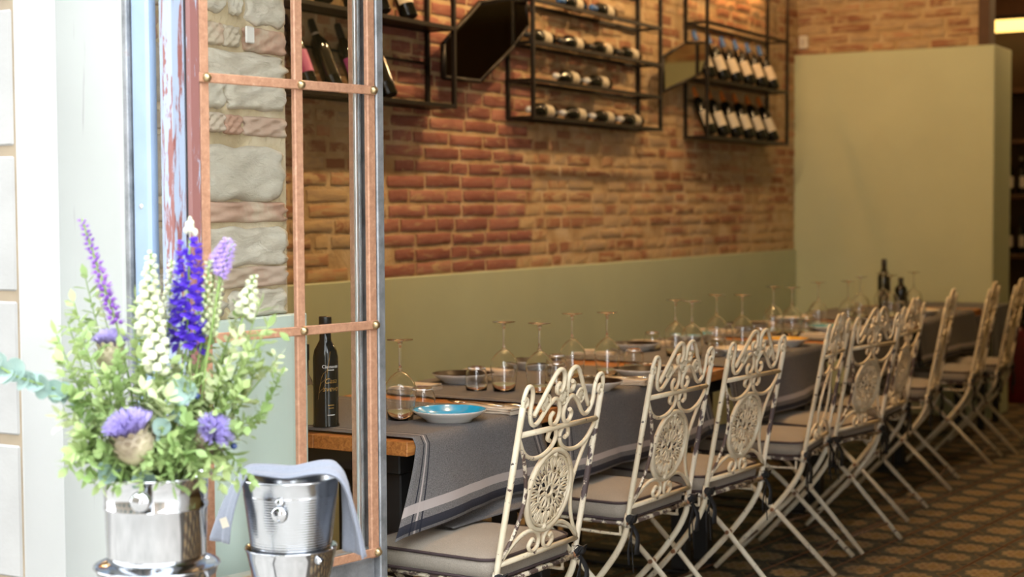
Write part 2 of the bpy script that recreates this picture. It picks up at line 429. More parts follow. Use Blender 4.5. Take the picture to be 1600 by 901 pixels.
# ------------------------------------------------------------------ setting
fl = struct(MB().box(-1.35, 4.5, -1.3, 10.4, -.12, -.008).build('floor', M['grout']))
pv = struct(MB().box(-14, 18, -40, -1.3, -.15, -.01).build('floor_outside', M['pavement']))
oh = struct(MB().box(-14, 4.3, -11.5, -10, 0, 9).box(8.0, 18, -11.5, -10, 0, 9).build('wall_opposite', M['street']))   # unseen houses across the street; gap added to reflect sky in the glasses
for k in range(7):
    for zz in (.9, 4.2, 7.0):
        x = -12+k*2.5 if k < 6 else 11
        MB().bbox(x-.75, x+.75, -10.0, -9.94, zz-.1, zz+1.9, .02).build('window_surround', M['block'], oh); MB().box(x-.55, x+.55, -9.94, -9.93, zz, zz+1.75).build('window_shutter', M['shutter'], oh)
def tilemesh():
    m = MB(); a, b = .0975, .0955; z0, z1, z2 = -.008, -.002, 0.0
    b0 = 0
    for (h, z) in ((a, z0), (a, z1), (b, z2)):
        for sx, sy in ((-1,-1),(1,-1),(1,1),(-1,1)): m.v.append(Vector((sx*h, sy*h, z)))
    def uv(i): v = m.v[i]; return (v.x/.2+.5, v.y/.2+.5)
    for L in (0, 1):
        for k in range(4):
            q = (L*4+k, L*4+(k+1) % 4, L*4+4+(k+1) % 4, L*4+4+k); m.face(q, 0, [uv(i) for i in q])
    m.face((8,9,10,11), 0, [uv(i) for i in (8,9,10,11)])
    return m
tm = tilemesh(); tme = tm.mesh('tile', M['tile']); TR = R(-6.0)
tiles = []
for i in range(-14, 26):
    for j in range(-22, 44):
        lx, ly = i*.2, j*.2
        x = .96+lx*cos(TR)-ly*sin(TR); y = 2.38+lx*sin(TR)+ly*cos(TR)
        if -1.1 < x < 4.3 and -1.15 < y < 10.2: tiles.append((x, y))
vis = [p for p in tiles if seen((p[0], p[1], 0)) and p[0] > -.1]
vis.sort(key=lambda p: pix((p[0], p[1], 0))[2]); near = set(vis[:290])
rest = MB()
for p in tiles:
    if p in near:
        o = link('tile', tme, fl, (p[0], p[1], 0)); o.rotation_euler = (0, 0, TR)
    else:
        b0 = len(rest.v); Mx = Matrix.Translation((p[0], p[1], 0)) @ Matrix.Rotation(TR, 4, 'Z')
        for v in tm.v: rest.v.append(Mx @ v)
        for f, u in zip(tm.f, tm.uv): rest.face([b0+i for i in f], 0, u)
stuff(rest.build('tile_field', M['tile'], fl))

# bricks: a few rough unit blocks shared by all bricks (x = thickness, y = length, z = height)
def rough_block(seed, cham=.10):
    rng = random.Random(seed); m = MB()
    ny, nz = 4, 2
    P = {}
    for i in range(ny+1):
        for j in range(nz+1):
            e = (i in (0, ny)) or (j in (0, nz))
            y = -.5+i/ny; z = -.5+j/nz
            P[i,j] = len(m.v)
            m.v.append(Vector((.5 if not e else .5, y*(.965 if i in (0,ny) else 1)+rng.uniform(-.012,.012), z*(.87 if j in (0,nz) else 1)+rng.uniform(-.05,.05))))
            if e: m.v[-1].x = rng.uniform(.25, .42)
            else: m.v[-1].x = rng.uniform(.44, .54)
    Bk = {}
    for i in range(ny+1):
        for j in range(nz+1):
            if i in (0,ny) or j in (0,nz):
                v = m.v[P[i,j]]; Bk[i,j] = len(m.v); m.v.append(Vector((-.5, v.y*1.01, v.z*1.06)))
    for i in range(ny):
        for j in range(nz): m.face((P[i,j],P[i+1,j],P[i+1,j+1],P[i,j+1]), smooth=True)
    loop = [(i,0) for i in range(ny+1)]+[(ny,j) for j in range(1,nz+1)]+[(i,nz) for i in range(ny-1,-1,-1)]+[(0,j) for j in range(nz-1,0,-1)]
    for a, b in zip(loop, loop[1:]+loop[:1]): m.face((P[b],P[a],Bk[a],Bk[b]))
    return m
BLK = [rough_block(100+i) for i in range(6)]
BME = {}
def blockmesh(k, mat):
    if (k, mat.name) not in BME: BME[k, mat.name] = BLK[k].mesh('brick', mat)
    return BME[k, mat.name]
def lay(parent, bricks, limit):
    # bricks: (centre, size(t,l,h), rotz, material); nearest in view become parts, the rest one field
    def key(b):
        if not seen(b[0], 10): return 1e9
        x, y, z = pix(b[0]); return z/ (b[1][1]*b[1][2])**.5
    order = sorted(range(len(bricks)), key=lambda i: key(bricks[i]))
    ind = set(i for i in order[:limit] if key(bricks[i]) < 1e8)
    rest = MB(); mats = []
    for i, (c, sz, rz, mat) in enumerate(bricks):
        k = random.randrange(6)
        if i in ind:
            o = link('brick', blockmesh(k, mat), parent, c); o.scale = sz; o.rotation_euler = (0, 0, rz)
        else:
            if mat not in mats: mats.append(mat)
            Mx = Matrix.Translation(c) @ Matrix.Rotation(rz, 4, 'Z') @ Matrix.Diagonal((*sz, 1)); b0 = len(rest.v)
            for v in BLK[k].v: rest.v.append(Mx @ v)
            for f in BLK[k].f: rest.face([b0+q for q in f], mats.index(mat), smooth=False)
    if rest.f: stuff(rest.build('brick_field', mats, parent))
rng = random.Random(3)
DADO = 1.078
wl = struct(MB().box(WX-.3, WX, -.6, 10.3, 0, 3.3).build('wall_left', M['mortar']))
bricks = []; z = DADO+.03; row = 0
while z < 3.0:
    h = .050+rng.uniform(-.003, .004)
    y = -.6-rng.uniform(0, .25)
    while y < EY-.05:
        reg = 1.70 < y+.12 < 2.86
        if reg:
            # regular infill, courses aligned
            L = rng.choice((.275, .275, .275, .275, .13)) if rng.random() < .92 else .20
            if y < 1.74: L = (.28, .14)[row % 2]
            L = min(L, 2.86-y+.02); gap = .013; mat = rng.choice(BR); hh = h*.95; tk = .015
            if L < .06: y += L+.01; continue
        else:
            L = rng.choice((.27, .24, .20, .14, .12, .08)); gap = rng.uniform(.012, .035); mat = rng.choice(BRO); hh = h*rng.uniform(.75, 1.0); tk = .010+rng.uniform(0, .005)
            if y < 1.70 < y+L: L = max(.06, 1.69-y)
            if rng.random() < .08: y += L+gap; continue
        bricks.append((Vector((WX, y+L/2, z+rng.uniform(-.003, .003))), (tk, L, hh*1.08), 0, mat)); y += L+gap
    z += .0625; row += 1
lay(wl, bricks, 298)
d = struct(MB().bbox(WX, WX+.022, -.6, EY, 0, DADO, .004).build('trim_1', M['green'])); d['label'] = 'sage green painted dado along the brick wall'
# end wall: green block with brick above
wb = struct(MB().box(-1.35, .05, EY+.07, EY+.2, 0, 3.3).build('wall_back', M['mortar']))
MB().bbox(-1.2, .139, EY, EY+.46, 0, 2.392, .006).build('painted_block', M['green'], wb)
MB().box(.02, .09, EY+.05, EY+.2, 2.393, 3.3).build('dark_corner', plain('dark_brown_strip', (.10, .055, .035), .8), wb)  # dark brown strip where the bricks end
bricks = []; z = 2.425
while z < 3.1:
    x = -1.2+rng.uniform(-.1, 0)
    while x < -.02:
        L = min(rng.choice((.27, .24, .14, .2)), .02-x)
        if L > .05: bricks.append((Vector((x+L/2, EY+.07, z)), (.024, L, .052), R(-90), rng.choice(BRO)))
        x += L+rng.uniform(.015, .03)
    z += .066
lay(wb, bricks, 80)
struct(MB().box(-1.3, 4.5, 10.2, 10.4, 0, 3.3).build('wall_far', M['darkwood']))
struct(MB().box(4.4, 4.6, -1.3, 10.3, 0, 3.3).build('wall_right', M['green']))
struct(MB().box(-1.5, 4.6, -1.3, 10.4, 3.3, 3.5).build('ceiling', M['ceiling']))
# facade: pier behind the surround, lintel and the part right of the opening
FY = -1.28
wf = struct(MB().box(-1.5, .08, -1.2, -.61, 0, 3.5).build('wall_front', M['pier_mortar']))
MB().box(-14, -1.5, -1.36, -.61, 0, 9).build('facade_core', M['joint'], wf)
MB().box(.0, 2.2, FY, -.9, 2.62, 9).build('lintel', M['plaster'], wf)
MB().box(2.2, 16, FY-.1, -.61, 0, 9).build('facade_right', M['plaster'], wf)
MB().box(-1.5, .0, FY, -.61, 3.5, 9).build('facade_top', M['plaster'], wf)
MB().bbox(-.2, .183, FY, -1.2, 0, 3.49, .006).build('door_surround', M['jamb'], wf)
MB().bbox(-.05, -.004, FY-.1135, FY+.04, 0, 9, .002).build('pilaster_edge', M['plaster'], wf)
MB().box(-3.5, -.0052, FY-.114, -1.2, 0, 9).build('joint_backing', M['joint'], wf)
for k in range(0, 20):
    zc = .881+.303*(k-3)
    for (x0, x1) in ((-.60, -.006), (-1.3, -.61)):
        MB().bbox(x0, x1, FY-.118, FY-.05, zc+.007, zc+.296, .008).build('stone_block', M['block'], wf)
# painted board on the pier reveal
MB().bbox(.08, .112, -1.19, -.572, 0, 1.104, .003).build('painted_board', M['aqua'], wf)
# stones of the pier reveal, measured course by course (z from image rows)
def zrow(y): return 1.363-(y-326)/652.0
def yrow(x): return -.615+(x-445)*.00246   # position along the reveal
def stone_mesh(ly, lz, th, seed, rag=.18, n=7):
    rng = random.Random(seed); m = MB(); ny, nz = 9, 6
    ph = [rng.uniform(0, 6.28) for _ in range(8)]
    def fn(u, v):
        a = 2*u-1; b = 2*v-1
        # superellipse outline
        k = (abs(a)**n+abs(b)**n)**(1/n) if (a or b) else 0
        mx = max(abs(a), abs(b)); s_ = mx/k if k else 1
        A, B = a*s_, b*s_
        w1 = 1+rag*.16*(sin(5*B+ph[0])+sin(9*B+ph[1])*.6); w2 = 1+rag*.16*(sin(6*A+ph[2])+sin(11*A+ph[3])*.5)
        e = max(abs(a), abs(b))
        x = th*(1-max(0, (e-.88)/.12)**2*.7)+.004*(sin(7*A+ph[4])*sin(6*B+ph[5]))+rng.uniform(-.0015, .0015)
        return (x, A*ly/2*w1, B*lz/2*w2)
    m.grid(fn, ny*2, nz*2)
    # skirt into the wall
    nu, nv = ny*2, nz*2
    loop = [(i,0) for i in range(nu)]+[(nu,j) for j in range(nv)]+[(i,nv) for i in range(nu,0,-1)]+[(0,j) for j in range(nv,0,-1)]
    ids = [i*(nv+1)+j for i, j in loop]; b0 = len(m.v)
    for i in ids: v = m.v[i]; m.v.append(Vector((-.03, v.y, v.z)))
    for k in range(len(ids)):
        k2 = (k+1) % len(ids); m.face((ids[k2], ids[k], b0+k, b0+k2))
    return m
def stone(x0, x1, y0, y1, mat=None, th=.022, seed=0, rag=.35, n=6):
    ya, yb = yrow(x0), yrow(x1); za, zb = zrow(y1), zrow(y0)
    o = stone_mesh(yb-ya, zb-za, th, seed+int(x0*7+y0*3)+1, rag, n).build('brick' if mat else 'stone', mat or M['stone'], wf, (.08, (ya+yb)/2, (za+zb)/2))
    return o
ST = [  # x0,x1,y0,y1 in photo rows along the reveal; None = stone, index = pier brick
 (205,300,-40,28,None),(306,356,-40,26,None),(362,377,-30,26,None),(386,446,-45,36,None),
 (205,262,42,80,0),(268,316,40,78,1),(320,350,42,76,0),(352,374,44,76,1),(382,445,42,80,0),
 (205,300,84,168,None),(306,350,128,172,None),(322,446,82,128,None),(354,444,124,170,None),
 (205,270,180,208,1),(276,318,178,208,0),(322,349,178,208,1),(352,377,180,210,0),(381,446,180,211,1),
 (205,310,216,306,None),(316,441,228,312,None),
 (205,300,316,344,1),(306,445,314,346,0),
 (205,296,350,412,None),(302,446,354,414,None),
 (205,330,418,446,None),(336,446,416,448,1),(205,350,450,492,None),(356,443,452,494,None),
 (205,330,-130,-48,None),(336,444,-128,-52,None),(205,300,-165,-136,0),(306,445,-165,-134,1),(205,350,-250,-172,None),(356,444,-250,-172,None),
 (205,300,-290,-256,1),(306,445,-290,-256,0),(205,446,-380,-296,None),(205,320,-470,-386,None),(326,445,-470,-386,None)]
for q in ST: stone(q[0]-25 if q[0] == 205 else q[0], q[1], q[2], q[3], None if q[4] is None else PBR[q[4]], th=.009+random.Random(q[2]).uniform(0, .009), rag=.33 if q[4] is None else .2, n=9 if q[4] is None else 14)
# white anchor plate on the pier brick
MB().bbox(.0, .006, -.016, .016, -.02, .02, .003).build('anchor_plate', M['white_ceramic'], wf, (.103, yrow(381), zrow(56)))
# pale metal door frame on the surround
dfm = struct(MB().bbox(.183, .196, FY+.004, FY+.05, 0, 2.62, .002).build('trim_2', M['steelframe']))
MB().bbox(.198, .246, FY+.012, FY+.044, 0, 2.62, .006).build('frame_bar', M['paleblue'], dfm)
for zz in (.5, 1.37, 2.2): MB().lathe([(0,.003),(.004,.002),(.0055,0)], 10, M=Matrix.Rotation(R(90), 4, 'X')).build('screw', M['spacer'], dfm, (.222, FY+.012, zz))

# ------------------------------------------------------------------ opened glazed leaf
leaf = bpy.data.objects.new('door_1', None); COL.objects.link(leaf); struct(leaf)
leaf['label'] = 'opened glazed door leaf with rusty brown bars and brass studs'
leaf.location = (.287, -1.155, 0); leaf.rotation_euler = (0, 0, R(79.9))
ZB = [.55, 1.09, 1.64, 2.19, 2.55]; XB = [0, .264, .490]
MB().bbox(-.104, -.050, -.026, .010, 0.01, 2.60, .012).build('hinge_stile', M['patina'], leaf)
MB().bbox(-.0515, -.0455, -.015, .010, .01, 2.60, .001).build('seam_strip', M['darkgap'], leaf)  # dark strip in place of the shaded groove between the stiles
MB().bbox(-.047, -.0135, -.022, .012, 0.01, 2.60, .006).build('inner_stile', M['patina_red'], leaf)
for i, x in enumerate(XB):
    MB().bbox(x-.0125, x+.0125, -.016, -.002, .535, 2.56, .0025).build('vertical_bar', M['bar'], leaf)
for zz in ZB:
    MB().bbox(-.02, .502, -.022, -.0162, zz-.0105, zz+.0105, .002).build('cross_bar', M['bar'], leaf)
    for x in XB:
        MB().lathe([(.0105,0),(.010,.004),(.007,.009),(0,.0105)], 14, M=Matrix.Rotation(R(90), 4, 'X')).build('stud', M['brass'], leaf, (x, -.022, zz))
for a, b in ((0, 1), (1, 2)):
    for k in range(4):
        MB().quad((XB[a]-.0125, .004, ZB[k]), (XB[b]+.0125, .004, ZB[k]), (XB[b]+.0125, .004, ZB[k+1]), (XB[a]-.0125, .004, ZB[k+1])).build('pane', M['pane'], leaf)
MB().bbox(.462, .470, .010, .018, .56, 2.55, .001).build('spacer', M['spacer'], leaf)
MB().bbox(.472, .480, .010, .020, .56, 2.55, .001).build('seam_strip', M['steelframe'], leaf)
MB().bbox(.478, .502, .034, .052, .535, 2.56, .003).build('rear_bar', M['bar'], leaf)
MB().bbox(.504, .529, -.018, .052, .01, 2.60, .003).build('edge_stile', M['steelframe'], leaf)
MB().bbox(-.012, .5035, .0, .05, .06, .534, .003).build('kick_plate', M['steelframe'], leaf)
MB().bbox(-.012, .5035, .0, .05, 2.562, 2.60, .003).build('top_rail', M['steelframe'], leaf)
MB().bbox(-.0, .5035, .010, .05, .536, .556, .003).build('bottom_rail', M['spacer'], leaf)

# ------------------------------------------------------------------ chairs
def bk(s_, t_):  # back-plane coordinates to chair space
    z = .483+.922*t_; return Vector(((z-.44)*.19, s_, z))
def mirror(pts, sg): return [(p[0]*sg, p[1]) for p in pts]
def build_chair():
    root = thing('garden_chair', 'x', 'chair')
    for sg in (-1, 1):
        p = [(.0, sg*.195, .425)]+[tuple(bk(sg*.195, q)) for q in (0, .1, .2, .3, .40, .43)]
        MB().tube(p, .0082, 10).build('back_post', M['chair'] if sg < 0 else M['chair_mix'], root)
        hk = smooth_path([bk(*q) for q in mirror([(.195,.425),(.197,.455),(.185,.482),(.165,.478),(.155,.45),(.156,.41),(.140,.378),(.112,.378),(.075,.415),(.042,.436),(.018,.420),(.010,.39),(.022,.366),(.044,.366),(.052,.386),(.040,.398)], sg)], 4)
        MB().tube(hk, .0058, 8).build('garland_scroll', M['chair'], root)
        sc = smooth_path([bk(*q) for q in mirror([(.197,.44),(.183,.452),(.176,.437),(.186,.428)], sg)], 4)
        MB().tube(sc, .0048, 8).build('hook_curl', M['chair'], root)
        cr = smooth_path([bk(*q) for q in mirror([(.136,.398),(.10,.448),(.062,.500),(.040,.516),(.018,.508),(.009,.480),(.016,.456),(.036,.452),(.042,.470),(.030,.478)], sg)], 4)
        MB().tube(cr, .0062, 8).build('crest_scroll', M['chair'], root)
        up_ = smooth_path([bk(*q) for q in mirror([(.188,.342),(.155,.300),(.110,.280),(.062,.282),(.025,.300),(.009,.328),(.022,.352),(.044,.346),(.050,.326),(.036,.318)], sg)], 4)
        MB().tube(up_, .0057, 8).build('upper_scroll', M['chair'], root)
        lo = smooth_path([bk(*q) for q in mirror([(.188,.006),(.140,.046),(.090,.068),(.045,.066),(.014,.044),(.016,.016),(.040,.006),(.058,.024),(.046,.042),(.034,.034)], sg)], 4)
        MB().tube(lo, .0057, 8).build('lower_scroll', M['chair'], root)
        ar = smooth_path([bk(*q) for q in mirror([(.188,.345),(.150,.28),(.122,.21),(.116,.165),(.130,.10),(.160,.045),(.190,.008)], sg)], 4)
        MB().tube(ar, .0052, 8).build('side_arc', M['chair_worn'] if sg < 0 else M['chair'], root)
        # crossed legs: post runs on to the front foot, other leg from seat front to the rear foot
        lg = smooth_path([(.002, sg*.195, .445), (-.006, sg*.195, .40), (-.040, sg*.195, .335), (-.115, sg*.195, .238), (-.22, sg*.195, .125), (-.335, sg*.195, .004)], 4)
        MB().tube(lg, .0100, 8, flat=.62, nrm=(0, 1, 0)).build('leg', M['chair'], root)
        lg = [(.115, sg*.172, .004), (-.115, sg*.172, .238), (-.32, sg*.172, .425)]
        MB().tube(lg, .0100, 8, flat=.62, nrm=(0, 1, 0)).build('leg', M['chair'], root)
        MB().tube([(-.115, sg*.160, .238), (-.115, sg*.207, .238)], .0075, 8).build('pivot_bolt', M['rust'], root)
        MB().lathe([(0,.010),(.010,.008),(.014,0)], 10, M=Matrix.Rotation(R(90), 4, 'Y')).build('joint_bolt', M['rust'], root, (.006, sg*.195, .440))
        MB().tube([(.008, sg*.195, .462), (.0, sg*.195, .425)], .0145, 8, flat=.75, nrm=(0,1,0)).build('joint_plate', M['chair_worn'], root)
        # seat side rail and hanging bracket
        MB().tube([(0, sg*.19, .432), (-.40, sg*.19, .432)], .007, 8).build('seat_rail', M['chair_worn'], root)
        MB().tube(smooth_path([(-.03, sg*.182, .428), (-.03, sg*.182, .402), (-.04, sg*.182, .396), (-.20, sg*.182, .398), (-.34, sg*.182, .410)], 3), .0048, 6).build('bracket', M['chair'], root)
        # ribbon tie at the joint
        rb = MB(); y0 = sg*.197
        for (dx, dy, ln, tw) in ((.014, .0, .16, .9), (.018, .012, .11, -.7), (.010, -.010, .135, .3)):
            P = []
            for k in range(7):
                q = k/6; P.append((.012+dx*q+.006*sin(5*q+tw), y0+dy*q*2+.006*sin(7*q+tw*3), .452-ln*q))
            rb.tube(P, [.006+.005*(k/6) for k in range(7)], 6, flat=.18, nrm=(1, .6*tw, 0))
        for a in (0, 1): rb.tube([(.012, y0, .45), (.028, y0+(.014 if a else -.014), .462), (.02, y0+(.02 if a else -.02), .44), (.012, y0, .45)], .005, 6, flat=.5)
        rb.tube([(.016, y0-.012, .452), (.016, y0+.012, .446)], .013, 8)
        rb.build('ribbon_tie', M['ribbon'], root)
    for tt, nm in ((0, 'lower_rail'), (.353, 'upper_rail')):
        MB().tube([bk(-.195, tt), bk(.195, tt)], .0075, 8).build(nm, M['chair'], root)
    for s_, t_ in ((-.085, .430), (0, .436), (.085, .430)):
        m = MB(); c = []
        for k in range(20): a = 2*pi*k/20; c.append(bk(s_+.019*cos(a), t_+.021*sin(a)))
        m.tube(c, .0036, 6, closed=True)
        for a0 in (0, pi/2, pi/4, -pi/4):
            m.tube([bk(s_+.018*cos(a0), t_+.02*sin(a0)), bk(s_-.018*cos(a0), t_-.02*sin(a0))], .0022, 5)
        for k in range(4):
            a = pi/4+k*pi/2; m.tube([bk(s_+.010*cos(a)+.005*cos(b_*pi/4), t_+.010*sin(a)+.005*sin(b_*pi/4)) for b_ in range(8)], .002, 4, closed=True)
        m.build('rosette', M['chair'], root)
    # round fretwork medallion
    C0 = (0, .174); nb = Vector((1, 0, -.19)).normalized()
    def md(r, a): return bk(C0[0]+r*cos(a), C0[1]+r*sin(a)/.922)
    m = MB(); m.tube([md(.104, 2*pi*k/48) for k in range(48)], .0078, 8, closed=True); med = m.build('medallion_rim', M['chair'], root)
    m = MB()
    m.tube([md(.092, 2*pi*k/40) for k in range(40)], .0042, 6, closed=True)
    m.tube([md(.016, 2*pi*k/16) for k in range(16)], .0045, 6, closed=True)
    m.tube([md(.052, 2*pi*k/32) for k in range(32)], .0022, 5, closed=True)
    for k in range(12):
        a = 2*pi*k/12
        m.tube([md(.054+.019*(1-cos(q))*1.0, a+.155*sin(q)*(.6+.4*(1-cos(q))/2)) for q in [2*pi*i/14 for i in range(14)]], .0031, 5, closed=True)
        m.tube([md(.056, a), md(.090, a)], .0026, 5)
        b_ = a+pi/12
        m.tube([md(.060, b_), md(.075, b_+.05), md(.088, b_+.10)], .0026, 5); m.tube([md(.060, b_), md(.075, b_-.05), md(.088, b_-.10)], .0026, 5)
        m.tube([md(.018+.016*(1-cos(q)), a+.22*sin(q)) for q in [2*pi*i/10 for i in range(10)]], .0028, 5, closed=True)
    m.build('fretwork', M['chair'], med)
    for tz in (.277, .071): MB().lathe([(0,.009),(.007,.007),(.010,0),(.007,-.007),(0,-.009)], 10).build('boss', M['chair'], root, bk(0, tz))
    # stretchers
    MB().tube([(.055, -.172, .063), (.055, .172, .063)], .005, 6).build('stretcher', M['rustdark'], root)
    MB().tube([(-.27, -.195, .072), (-.27, .195, .072)], .005, 6).build('stretcher', M['rustdark'], root)
    MB().tube([(-.40, -.19, .432), (-.40, .19, .432)], .007, 8).build('seat_rail', M['chair_worn'], root)
    MB().tube([(-.0, -.19, .432), (-.0, .19, .432)], .007, 8).build('seat_rail', M['chair_worn'], root)
    slats = MB()
    # cushion
    def outline(hx, hy, rad, n=6):
        P = []
        for (cx, cy, a0) in ((hx-rad, hy-rad, 0), (-hx+rad, hy-rad, 90), (-hx+rad, -hy+rad, 180), (hx-rad, -hy+rad, 270)):
            for k in range(n+1): a = R(a0+90*k/n); P.append((cx+rad*cos(a), cy+rad*sin(a)))
        return P
    def bow(P, amt): return [(x*(1+amt*(1-(y/.2)**2)), y*(1+amt*(1-(x/.2)**2))) for x, y in P]
    cx = -.212; m = MB(); rings = []
    for (ins, zz) in ((.05, .438), (.010, .440), (.0, .444), (-.004, .466), (.0, .490), (.012, .497), (.05, .505), (.10, .510), (.15, .512)):
        P = outline(.205-ins, .198-ins, max(.012, .045-ins*.2))
        b0 = len(m.v); rings.append(b0)
        for x, y in P: m.v.append(Vector((cx+x, y, zz)))
        nn = len(P)
    for a, b in zip(rings, rings[1:]):
        for k in range(nn): m.face((a+k, a+(k+1) % nn, b+(k+1) % nn, b+k), smooth=True)
    m.face([rings[0]+k for k in range(nn)][::-1]); m.face([rings[-1]+k for k in range(nn)], smooth=True)
    cu = m.build('seat_cushion', M['seat'], root)
    for zz in (.4915, .4435):
        MB().tube([(cx+x, y, zz) for x, y in outline(.2065, .1995, .046)], .0042, 6, closed=True).build('piping', M['piping'], cu)
    return root
t = NT('paint_worn_to_iron'); n1 = t.noise(22, 5, rough=.7); sp = t.n('ShaderNodeSeparateXYZ'); t.l(t.coord(), sp.inputs[0])
hgt = t.ramp(sp.outputs[2], [(.50, 0.0), (.62, .16), (.78, .16), (.84, 0.0)])
chip = t.ramp(t.math('ADD', n1, hgt), [(.60, 0.0), (.63, 1.0)])
t.set(t.mix(chip, (.72, .64, .50), (.085, .06, .06)), .55); M['chair_mix'] = t.mat
proto = build_chair()
CH = [  # X of rear joint, Y centre, yaw degrees, label
 (.566, -.215, -2, 'cream iron chair nearest the door leaf, grey cushion, in front of the blue plate'),
 (.522, .620, -3, 'second cream iron chair from the door leaf, left one of the close pair'),
 (.553, 1.150, -6, 'third cream iron chair from the door leaf, right one of the close pair'),
 (.535, 2.000, 7, 'fourth cream iron chair from the door leaf, the one without a round medallion'),
 (.560, 2.435, -9, 'fifth cream iron chair from the door leaf, its round medallion in full view'),
 (.500, 3.130, 2, 'sixth cream iron chair from the door leaf, partly hidden behind the fifth'),
 (.450, 3.950, 8, 'seventh cream iron chair from the door leaf, standing alone before the table end'),
 (.458, 4.780, 5, 'second to last cream iron chair in the row, blurred near the end wall'),
 (.500, 5.220, 3, 'last cream iron chair in the row, beside the dark bar')]
for i, (x, y, a, lb) in enumerate(CH):
    g = 'cream wrought-iron chairs along the table'
    if i == 0:
        proto.location = (x, y, 0); proto.rotation_euler = (0, 0, R(a)); proto['label'] = lb; proto['group'] = g
    else: ch = dup(proto, (x, y, 0), R(a), lb, g)
    if i == 3:   # this chair has lost its medallion: open lyre curves instead
        for k in KIDS(ch):
            if k.name.split('.')[0] in ('medallion_rim', 'boss', 'side_arc'):
                for g2 in KIDS(k): bpy.data.objects.remove(g2)
                bpy.data.objects.remove(k)
        for sg in (-1, 1):
            MB().tube(smooth_path([bk(*q) for q in mirror([(.010,.285),(.040,.245),(.068,.18),(.070,.12),(.048,.072)], sg)], 5), .0052, 8).build('lyre_arc', M['chair'], ch)

# ------------------------------------------------------------------ tables and runners
TZ = .755; XF, XK = .240, -.53
def table(y0, y1, label):
    r = thing('dining_table', label, 'table', (0, (y0+y1)/2, 0), 0, 'wooden tables pushed end to end'); h = (y1-y0)/2
    n = 5; wd = (XF-XK)/n
    for k in range(n):
        MB().bbox(XK+k*wd+.0006, XK+(k+1)*wd-.0006, -h, h, TZ-.040, TZ-.002, .002).build('plank', M['wood'], r)
    MB().bbox(XK+.06, XF-.06, -h+.05, h-.05, TZ-.10, TZ-.0405, .004).build('apron', M['under_dark'], r)
    for sy in (-1, 1):
        for xx in (XK+.10, XF-.10):
            MB().bbox(xx-.03, xx+.03, sy*(h-.10)-.03, sy*(h-.10)+.03, .012, TZ-.1005, .004).build('leg', M['under_dark'], r)
        MB().bbox(XK+.05, XF-.05, sy*(h-.10)-.04, sy*(h-.10)+.04, .001, .012, .002).build('foot_bar', M['under_dark'], r)
    return r
TB = [(-.32, .445), (.449, 1.745), (1.749, 3.045), (3.049, 4.345), (4.349, 5.80)]
for i, (a, b) in enumerate(TB):
    table(a, b, ['short honey wood table nearest the door leaf, with the blue plate on it', 'honey wood table second from the door leaf, with dark plates', 'honey wood table third from the door leaf, with the cream plate',
                 'honey wood table fourth from the door leaf, with the teal plate', 'last honey wood table in the row, with a tall dark bottle'][i])
def runner(y0, y1, label, drop=.25, flare=.06, seed=0, fold=True, swing=0.0, gain=0.0):
    rg = random.Random(seed); ph = [rg.uniform(0, 6) for _ in range(6)]
    W = y1-y0; top = XF-XK; back = .22; tot = drop+top+back; zt = TZ+.0006
    def fn(u, v):
        s_ = v*tot; y = y0+u*W
        if s_ < drop:                      # front drop, hem at s=0
            q = 1-s_/drop
            wave = .012*sin(u*W*9+ph[0])+.008*sin(u*W*17+ph[1])
            x = XF+.004+flare*q**1.2+wave*q; z = zt-.006-(drop-s_)*(.97-.03*q)*(1+gain*u)
            z += .010*q*sin(u*W*6+ph[2])
            z -= .035*q*(1-u)**4*(swing > .1); yy = y-swing*q**1.3*(1-u)**2.5+.02*q*(u-.5); x += .006*q*math.tanh(6*sin(u*W*13+ph[4]))*.7
            return (x, yy, z)
        if s_ < drop+top:
            q = (s_-drop)/top
            e = max(0, 1-(s_-drop)/.012); e2 = max(0, 1-(drop+top-s_)/.012)
            return (XF+.004-q*(top+.008), y, zt+.0025-.006*max(e, e2)**2+.0010*sin(u*W*31)*sin(q*21)+.0010)
        q = (s_-drop-top)/back
        return (XK-.005-.02*q+.01*q*sin(u*W*10+ph[3]), y, zt-.006-q*back)
    def uvf(u, v):
        s_ = v*tot; return (min(u, 1-u)*W, min(s_, tot-s_) if s_ < drop else max(.3, min(s_, tot-s_)) if s_ < drop+top else tot-s_)
    nv = 60
    m = MB(); m.grid(fn, max(24, int(W*48)), nv, uvf=uvf); o = m.build('table_runner', M['runner'])
    md = o.modifiers.new('thick', 'SOLIDIFY'); md.thickness = .0016; md.offset = 1
    tag(o, label, 'table runner', 'grey striped runners across the tables')
    return o
RN = [(-.285, .375, .185, .07, .20), (.505, 1.625, .235, .05, .05), (1.84, 2.95, .22, .05, .03), (3.14, 4.26, .23, .045, .02), (4.44, 5.60, .23, .045, .0)]
for i, (a, b, dr, flr, sw) in enumerate(RN):
    o = runner(a, b, ['grey striped runner nearest the door leaf, draped onto a chair seat', 'grey striped runner hanging behind the close pair of chairs', 'grey striped runner under the cream plate, middle of the row',
        'grey striped runner fourth from the door leaf, under the teal plate', 'last grey striped runner, at the table end near the dark bar'][i], dr, flr, i+1, swing=sw, gain=.30 if i == 0 else 0)
# the fold of the first runner that lies on the seat
m = MB()
def fold(u, v):
    y = -.235+u*.47; P = [(.262, .60), (.275, .55), (.292, .522), (.335, .5165), (.325, .5135), (.27, .5135)]
    f = v*(len(P)-1); i = min(int(f), len(P)-2); q = f-i
    x = P[i][0]*(1-q)+P[i+1][0]*q; z = P[i][1]*(1-q)+P[i+1][1]*q
    return (x+.012*sin(y*11)*(v > .1), y, z+(.006+.006*sin(y*14))*(1-v))
m.grid(fold, 24, 15, uvf=lambda u, v: (.2, .25 if v < .55 else .10)); o = m.build('runner_fold', M['runner'], bpy.data.objects['table_runner'])

